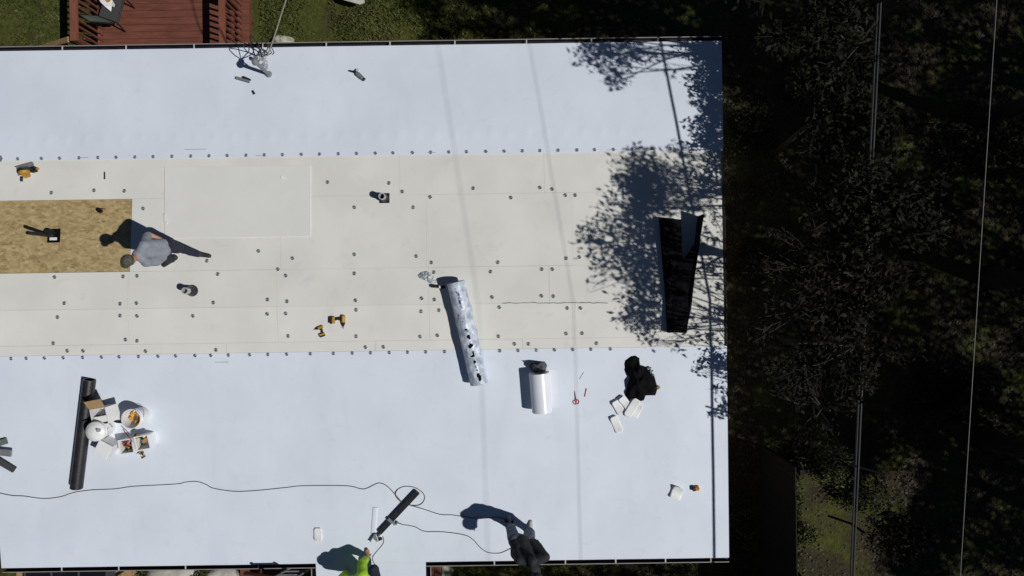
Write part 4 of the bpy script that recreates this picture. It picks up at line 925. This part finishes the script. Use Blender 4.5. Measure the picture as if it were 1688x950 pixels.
# grass, litter
def scatter(name, n, box, leaf, wd, m, up, keep=None):
    x = RNG.uniform(box[0], box[1], n); y = RNG.uniform(box[2], box[3], n); P = np.stack([x, y, np.full(n, .01)], 1)
    if keep is not None: P = P[keep(P)]
    q = leafquads(P, leaf, wd, -up, None if up > 0 else .16)
    q[..., 2] = np.maximum(q[..., 2], .006) if up > 0 else np.abs(q[..., 2]) + .006
    quads(name, q, m, None, True)
def offlit(P): return ~((P[:, 0] < fx + 2.4) & (P[:, 0] > fx - .2) & (P[:, 1] < -3.2) & (RNG.random(len(P)) > .2))
def patchy(P): return np.array([noise.noise((p[0] * 1.1, p[1] * 1.1, 0)) + .5 * noise.noise((p[0] * 4, p[1] * 4, 3)) > random.uniform(-.5, .25) for p in P])
scatter('grass', 26000, (DX1, 1.5, YN + .1, YN + 2.3), .09, .022, 'grass', 1.0, patchy)
scatter('grass', 9000, (-12, DX0 - .02, YN + .1, YN + 2.3), .08, .02, 'grass', 1.0, patchy)
scatter('grass', 9000, (fx + .05, fx + .85, -8.2, -3.2), .09, .022, 'grass', .8, patchy)
scatter('grass', 14000, (PX1 + .3, XR + 1.6, YS - 2.6, YS - .05), .10, .024, 'grass', .8, patchy)
scatter('leaf_litter', 34000, (1.5, 12.5, -7.5, 8.), .065, .04, 'litter', 0, offlit)
# ------------------------------------------------------------ people
def bake(o, voxel, smooth=3, fold=0., iters=.5):
    rm = o.modifiers.new('r', 'REMESH'); rm.mode = 'VOXEL'; rm.voxel_size = voxel
    if smooth: sm = o.modifiers.new('s', 'SMOOTH'); sm.factor = iters; sm.iterations = smooth
    if fold:
        tx = bpy.data.textures.get('folds') or bpy.data.textures.new('folds', 'CLOUDS'); tx.noise_scale = .13
        d = o.modifiers.new('d', 'DISPLACE'); d.texture = tx; d.strength = fold; d.mid_level = .5
    dg = bpy.context.evaluated_depsgraph_get(); me = bpy.data.meshes.new_from_object(o.evaluated_get(dg))
    o.modifiers.clear(); old = o.data; o.data = me; me.name = o.name
    me.polygons.foreach_set('use_smooth', [True] * len(me.polygons)); me.update(); bpy.data.meshes.remove(old)
    return o
def bone(mb, a, b, ra, rb, n=14):
    a, b = Vector(a), Vector(b); mb.ball(a, ra, n, 8); mb.ball(b, rb, n, 8)
    if (b - a).length > 1e-4: mb.tube([a, b], [ra, rb], n)
def hand(mb, w, d, side, curl=.5):
    """palm, four fingers and a thumb from wrist w along d; side = thumb side"""
    d = d.normalized(); side = (side - d * side.dot(d)).normalized(); nrm = d.cross(side)
    for k in (-1, 0, 1): bone(mb, w, w + d * .085 + side * .024 * k, .019, .015, 8)
    for k, L in enumerate((.066, .076, .071, .055)):
        b0 = w + d * .088 + side * (.030 - .020 * k); p1 = b0 + (d * math.cos(curl * .6) - nrm * math.sin(curl * .6)) * L * .5; p2 = p1 + (d * math.cos(curl * 1.6) - nrm * math.sin(curl * 1.6)) * L * .5
        bone(mb, b0, p1, .0095, .0088, 8); bone(mb, p1, p2, .0088, .0075, 8)
    t0 = w + d * .03 + side * .026; t1 = t0 + (d * .6 + side * .75).normalized() * .042; t2 = t1 + (d * .9 + side * .25 - nrm * .3).normalized() * .034
    bone(mb, t0, t1, .0135, .0105, 8); bone(mb, t1, t2, .0105, .0085, 8)
def person(label, J, up, face, shirt, trous, sleeve_end, shoe='shoe', cap=None, hood=None, sleevem=None, hands='skin', arm=1., leg=1.):
    base = Vector((J['pelvis'].x, J['pelvis'].y, rz(J['pelvis'].y)))
    t = thing('person', label, 'person', base); fz = Vector(face).normalized(); upv = Vector(up).normalized()
    fz = (fz - upv * fz.dot(upv)).normalized(); rt = fz.cross(upv); rmh = Matrix((fz, -rt, upv)).transposed()
    b = MB(); H = J['head']
    b.ball(H, (.092, .074, .108), 18, 12, rot=rmh); bone(b, H + fz * .03 - upv * .05, H + fz * .055 - upv * .085, .055, .035)   # skull, jaw
    bone(b, H + fz * .088 + upv * .01, H + fz * .112 - upv * .025, .010, .014, 8)
    for s in (-1, 1): b.ball(H + rt * s * .076 - upv * .01 - fz * .005, (.018, .012, .032), 8, 6, rot=rmh); b.ball(H + fz * .082 + rt * s * .03 + upv * .022, .014, 8, 6)
    bone(b, H + fz * .083 - upv * .058 - rt * .018, H + fz * .083 - upv * .058 + rt * .018, .010, .010, 8)
    bone(b, J['neck'], H - upv * .05, .056, .052)
    bone(b, J['pelvis'], J['neck'], .09, .06)
    for s in 'LR':
        bone(b, J['hip' + s], J['sh' + s], .066, .052)
        bone(b, J['hip' + s], J['kn' + s], .082, .056); bone(b, J['kn' + s], J['an' + s], .055, .036); bone(b, J['an' + s] - Vector((0, 0, .02)), J['toe' + s], .032, .026)
        bone(b, J['neck'] - upv * .02, J['sh' + s], .045, .042)
        bone(b, J['sh' + s], J['el' + s], .042, .038); bone(b, J['el' + s], J['ha' + s], .04, .027)
        d = (J['ha' + s] - J['el' + s]).normalized(); hand(b, J['ha' + s], J.get('hd' + s, d), J.get('th' + s, fz), .7)
    o = b.build('body', hands, t, world=True); bake(o, .0085, 2)
    for s in (-1, 1):
        e = MB(); e.ball(H + fz * .094 + rt * s * .03 + upv * .018, .0095, 8, 6); e.build('eye', 'black', t, world=True)
    m = MB()
    bone(m, J['pelvis'] + (J['neck'] - J['pelvis']) * .05, J['neck'] - upv * .02, .128, .09)
    for s in 'LR':
        bone(m, J['hip' + s] + (J['sh' + s] - J['hip' + s]) * .08, J['sh' + s], .098, .078)
        bone(m, J['neck'] - upv * .03, J['sh' + s], .07, .07)
        k = J['el' + s]
        if sleeve_end == 'elbow': bone(m, J['sh' + s], J['sh' + s].lerp(k, .8), .068, .066)
        elif not sleevem: bone(m, J['sh' + s], k, .068 * arm, .056 * arm); bone(m, k, k.lerp(J['ha' + s], .92), .056 * arm, .042 * arm)
    bake(m.build('shirt', shirt, t, world=True), .0125, 4, .016)
    if sleevem:
        for s in 'LR':
            m = MB(); k = J['el' + s]; bone(m, J['sh' + s], k, .072, .06); bone(m, k, k.lerp(J['ha' + s], .92), .06, .044); bake(m.build('sleeve', sleevem[s], t, world=True), .012, 3, .02)
    m = MB(); bone(m, J['hipL'], J['hipR'], .115, .115); bone(m, J['pelvis'], J['pelvis'] + (J['neck'] - J['pelvis']) * .12, .12, .12)
    for s in 'LR': bone(m, J['hip' + s], J['kn' + s], .108, .09); bone(m, J['kn' + s], J['an' + s] + Vector((0, 0, -.03)), .074, .056)
    bake(m.build('trousers', trous, t, world=True), .0125, 3, .028)
    for s in 'LR':
        m = MB(); d = (J['toe' + s] - J['an' + s]); d.z = 0; d = d.normalized() if d.length > .02 else fz; a = J['an' + s] - Vector((0, 0, .03))
        bone(m, a - d * .055, a + d * .06, .05, .044); bone(m, a + Vector((0, 0, .0)), a + Vector((0, 0, .05)), .05, .052); bone(m, a + d * .06, J['toe' + s] + d * .03, .042, .036); bake(m.build('shoe', shoe, t, world=True), .011, 2)
    if cap:
        m = MB(); vs = []
        m.ball(H + upv * .03, (.105, .088, .092), 20, 10, rot=rmh); 
        m2 = MB(); bone(m2, H + upv * .045 + fz * .09, H + upv * .03 + fz * .175, .0, .0) if False else None
        k = m.build('cap', cap, t, world=True, smooth=True)
        q = [H + upv * .035 + fz * (.07 + .1 * math.cos(a)) + rt * .078 * math.sin(a) - upv * .02 * abs(math.sin(a)) for a in [(-1.7 + 3.4 * i / 12) for i in range(13)]]
        mb = MB(); mb.slab(q, .008); mb.build('cap_brim', cap, k, world=True)
        mb = MB(); mb.ball(H + upv * .122, .009, 8, 5); mb.build('cap_button', cap, k, world=True)
    if hood:
        m = MB(); m.ball(H - fz * .015 + upv * .01, (.115, .1, .125), 18, 12, rot=rmh); bone(m, H - fz * .06 - upv * .09, J['neck'] - fz * .05, .075, .08); bake(m.build('hood', hood, t, world=True), .012, 3, .02)
    return t
V = Vector
# man in grey standing at the edge of the bare wood
fa, fb = rf(331, 419), rf(284, 431)
pv = at(270, 412, rf(300, 425).z + .93); nk = at(226, 421, pv.z + .50); hdp = at(213, 429, pv.z + .66)
J = dict(pelvis=pv, neck=nk, head=hdp, hipL=pv + V((-.02, -.08, -.02)), hipR=pv + V((.02, .08, -.02)),
         anR=fa + V((-.02, 0, .075)), toeR=fa + V((.13, -.03, .035)), anL=fb + V((.02, .03, .075)), toeL=fb + V((-.1, -.05, .035)))
J['knR'] = J['hipR'].lerp(J['anR'], .5) + V((-.06, .02, .02)); J['knL'] = J['hipL'].lerp(J['anL'], .5) + V((-.07, 0, .02))
J['shR'] = nk + V((.07, .16, -.07)); J['shL'] = nk + V((.09, -.10, -.09))
J['elR'] = at(244, 386, nk.z - .28); J['haR'] = at(266, 395, nk.z - .42); J['elL'] = J['shL'] + V((.06, .02, -.28)); J['haL'] = J['elL'] + V((-.05, .08, -.22))
person('man in grey shirt and olive cap standing at the edge of bare wood', J, V((-.35, -.25, 1)), V((-1, -.55, -.55)), 'tshirt', 'navy', 'elbow', cap='cap', leg=1.24)
# worker in charcoal at the lower gutter, leaning out
fa, fb = rf(841, 864), rf(873, 872); z0 = rf(858, 868).z
pv = at(859, 893, z0 + .88); nk = at(879, 930, z0 + 1.30); hdp = at(886, 957, z0 + 1.42)
J = dict(pelvis=pv, neck=nk, head=hdp, hipR=pv + V((-.1, .02, -.02)), hipL=pv + V((.1, -.02, -.02)),
         anR=fa + V((0, -.02, .075)), toeR=fa + V((-.02, .1, .03)) * 1., anL=fb + V((0, -.02, .075)), toeL=fb + V((.02, .1, .03)))
J['knR'] = J['hipR'].lerp(J['anR'], .5) + V((-.02, .06, 0)); J['knL'] = J['hipL'].lerp(J['anL'], .5) + V((.02, .06, 0))
J['shR'] = nk + V((-.20, .03, -.08)); J['shL'] = nk + V((.19, .07, -.08)); 
J['elR'] = at(848, 915, z0 + 1.0); J['haR'] = at(846, 897, z0 + .82); J['elL'] = at(891, 906, z0 + 1.08); J['haL'] = at(884, 893, z0 + .84); J['hdL'] = V((-.3, -.3, -1))
person('worker in charcoal hoodie standing over the lower gutter with his back turned', J, V((.1, -.45, 1)), V((.2, -1, -.5)), 'hoodie', 'jeans', 'hand', shoe='sole', hands='black', hood='hoodie', sleevem={'L': 'vestgreen', 'R': 'hoodie'})
# kneeling worker in neon green, cut by the lower picture edge
z0 = rf(600, 950).z
pv = at(628, 985, z0 + .42); nk = at(588, 956, z0 + .74); hdp = at(581, 984, z0 + .9)
J = dict(pelvis=pv, neck=nk, head=hdp, hipR=pv + V((-.09, .05, 0)), hipL=pv + V((.09, -.05, 0)))
J['shR'] = at(597, 949, z0 + .64); J['shL'] = at(570, 958, z0 + .64)
J['elR'] = at(597, 930, z0 + .45); J['haR'] = at(604, 921, z0 + .16); J['hdR'] = V((.1, .7, -.55)); J['thR'] = V((1, .2, 0))
J['elL'] = at(560, 958, z0 + .42); J['haL'] = at(570, 945, z0 + .15)
J['knR'] = at(616, 939, z0 + .30); J['anR'] = rf(606, 980, .08); J['toeR'] = rf(605, 960, .05)
J['knL'] = rf(648, 975, .1); J['anL'] = rf(668, 1010, .1); J['toeL'] = rf(676, 1022, .05)
J['hipR'] = pv + V((-.06, .12, 0))
person('kneeling worker in neon green shirt and navy trousers at the lower picture edge', J, V((-.3, .2, 1)), V((-.2, 1, -.4)), 'neon', 'navy', 'hand', cap='navy', arm=1.45, leg=1.2)
A = rf(607, 918); t = thing('seam_roller', 'small dark roller in the hand of the neon green worker', 'roller', A, roofrot(A, ang=.9))
v = MB(); v.lathe([(.0005, -.02), (.022, -.02), (.022, .02), (.0005, .02)], 16, (.05, 0, .022), (0, 1, 0)); v.build('wheel', 'black', t)
v = MB(); v.tube([(.05, .0, .05), (-.02, 0, .13)], .012, 8); v.build('handle', 'fence', t)
A = rf(838, 858); t = thing('welding_gun', 'dark hand welder lying at the feet of the charcoal worker', 'heat gun', A, roofrot(A, ang=2.9))
v = MB(); v.tube([(-.08, 0, .04), (.06, 0, .04)], [.034, .03], 12); v.build('body', 'black', t); v = MB(); v.tube([(.06, 0, .04), (.16, 0, .03)], .014, 10); v.build('nozzle', 'steel', t)
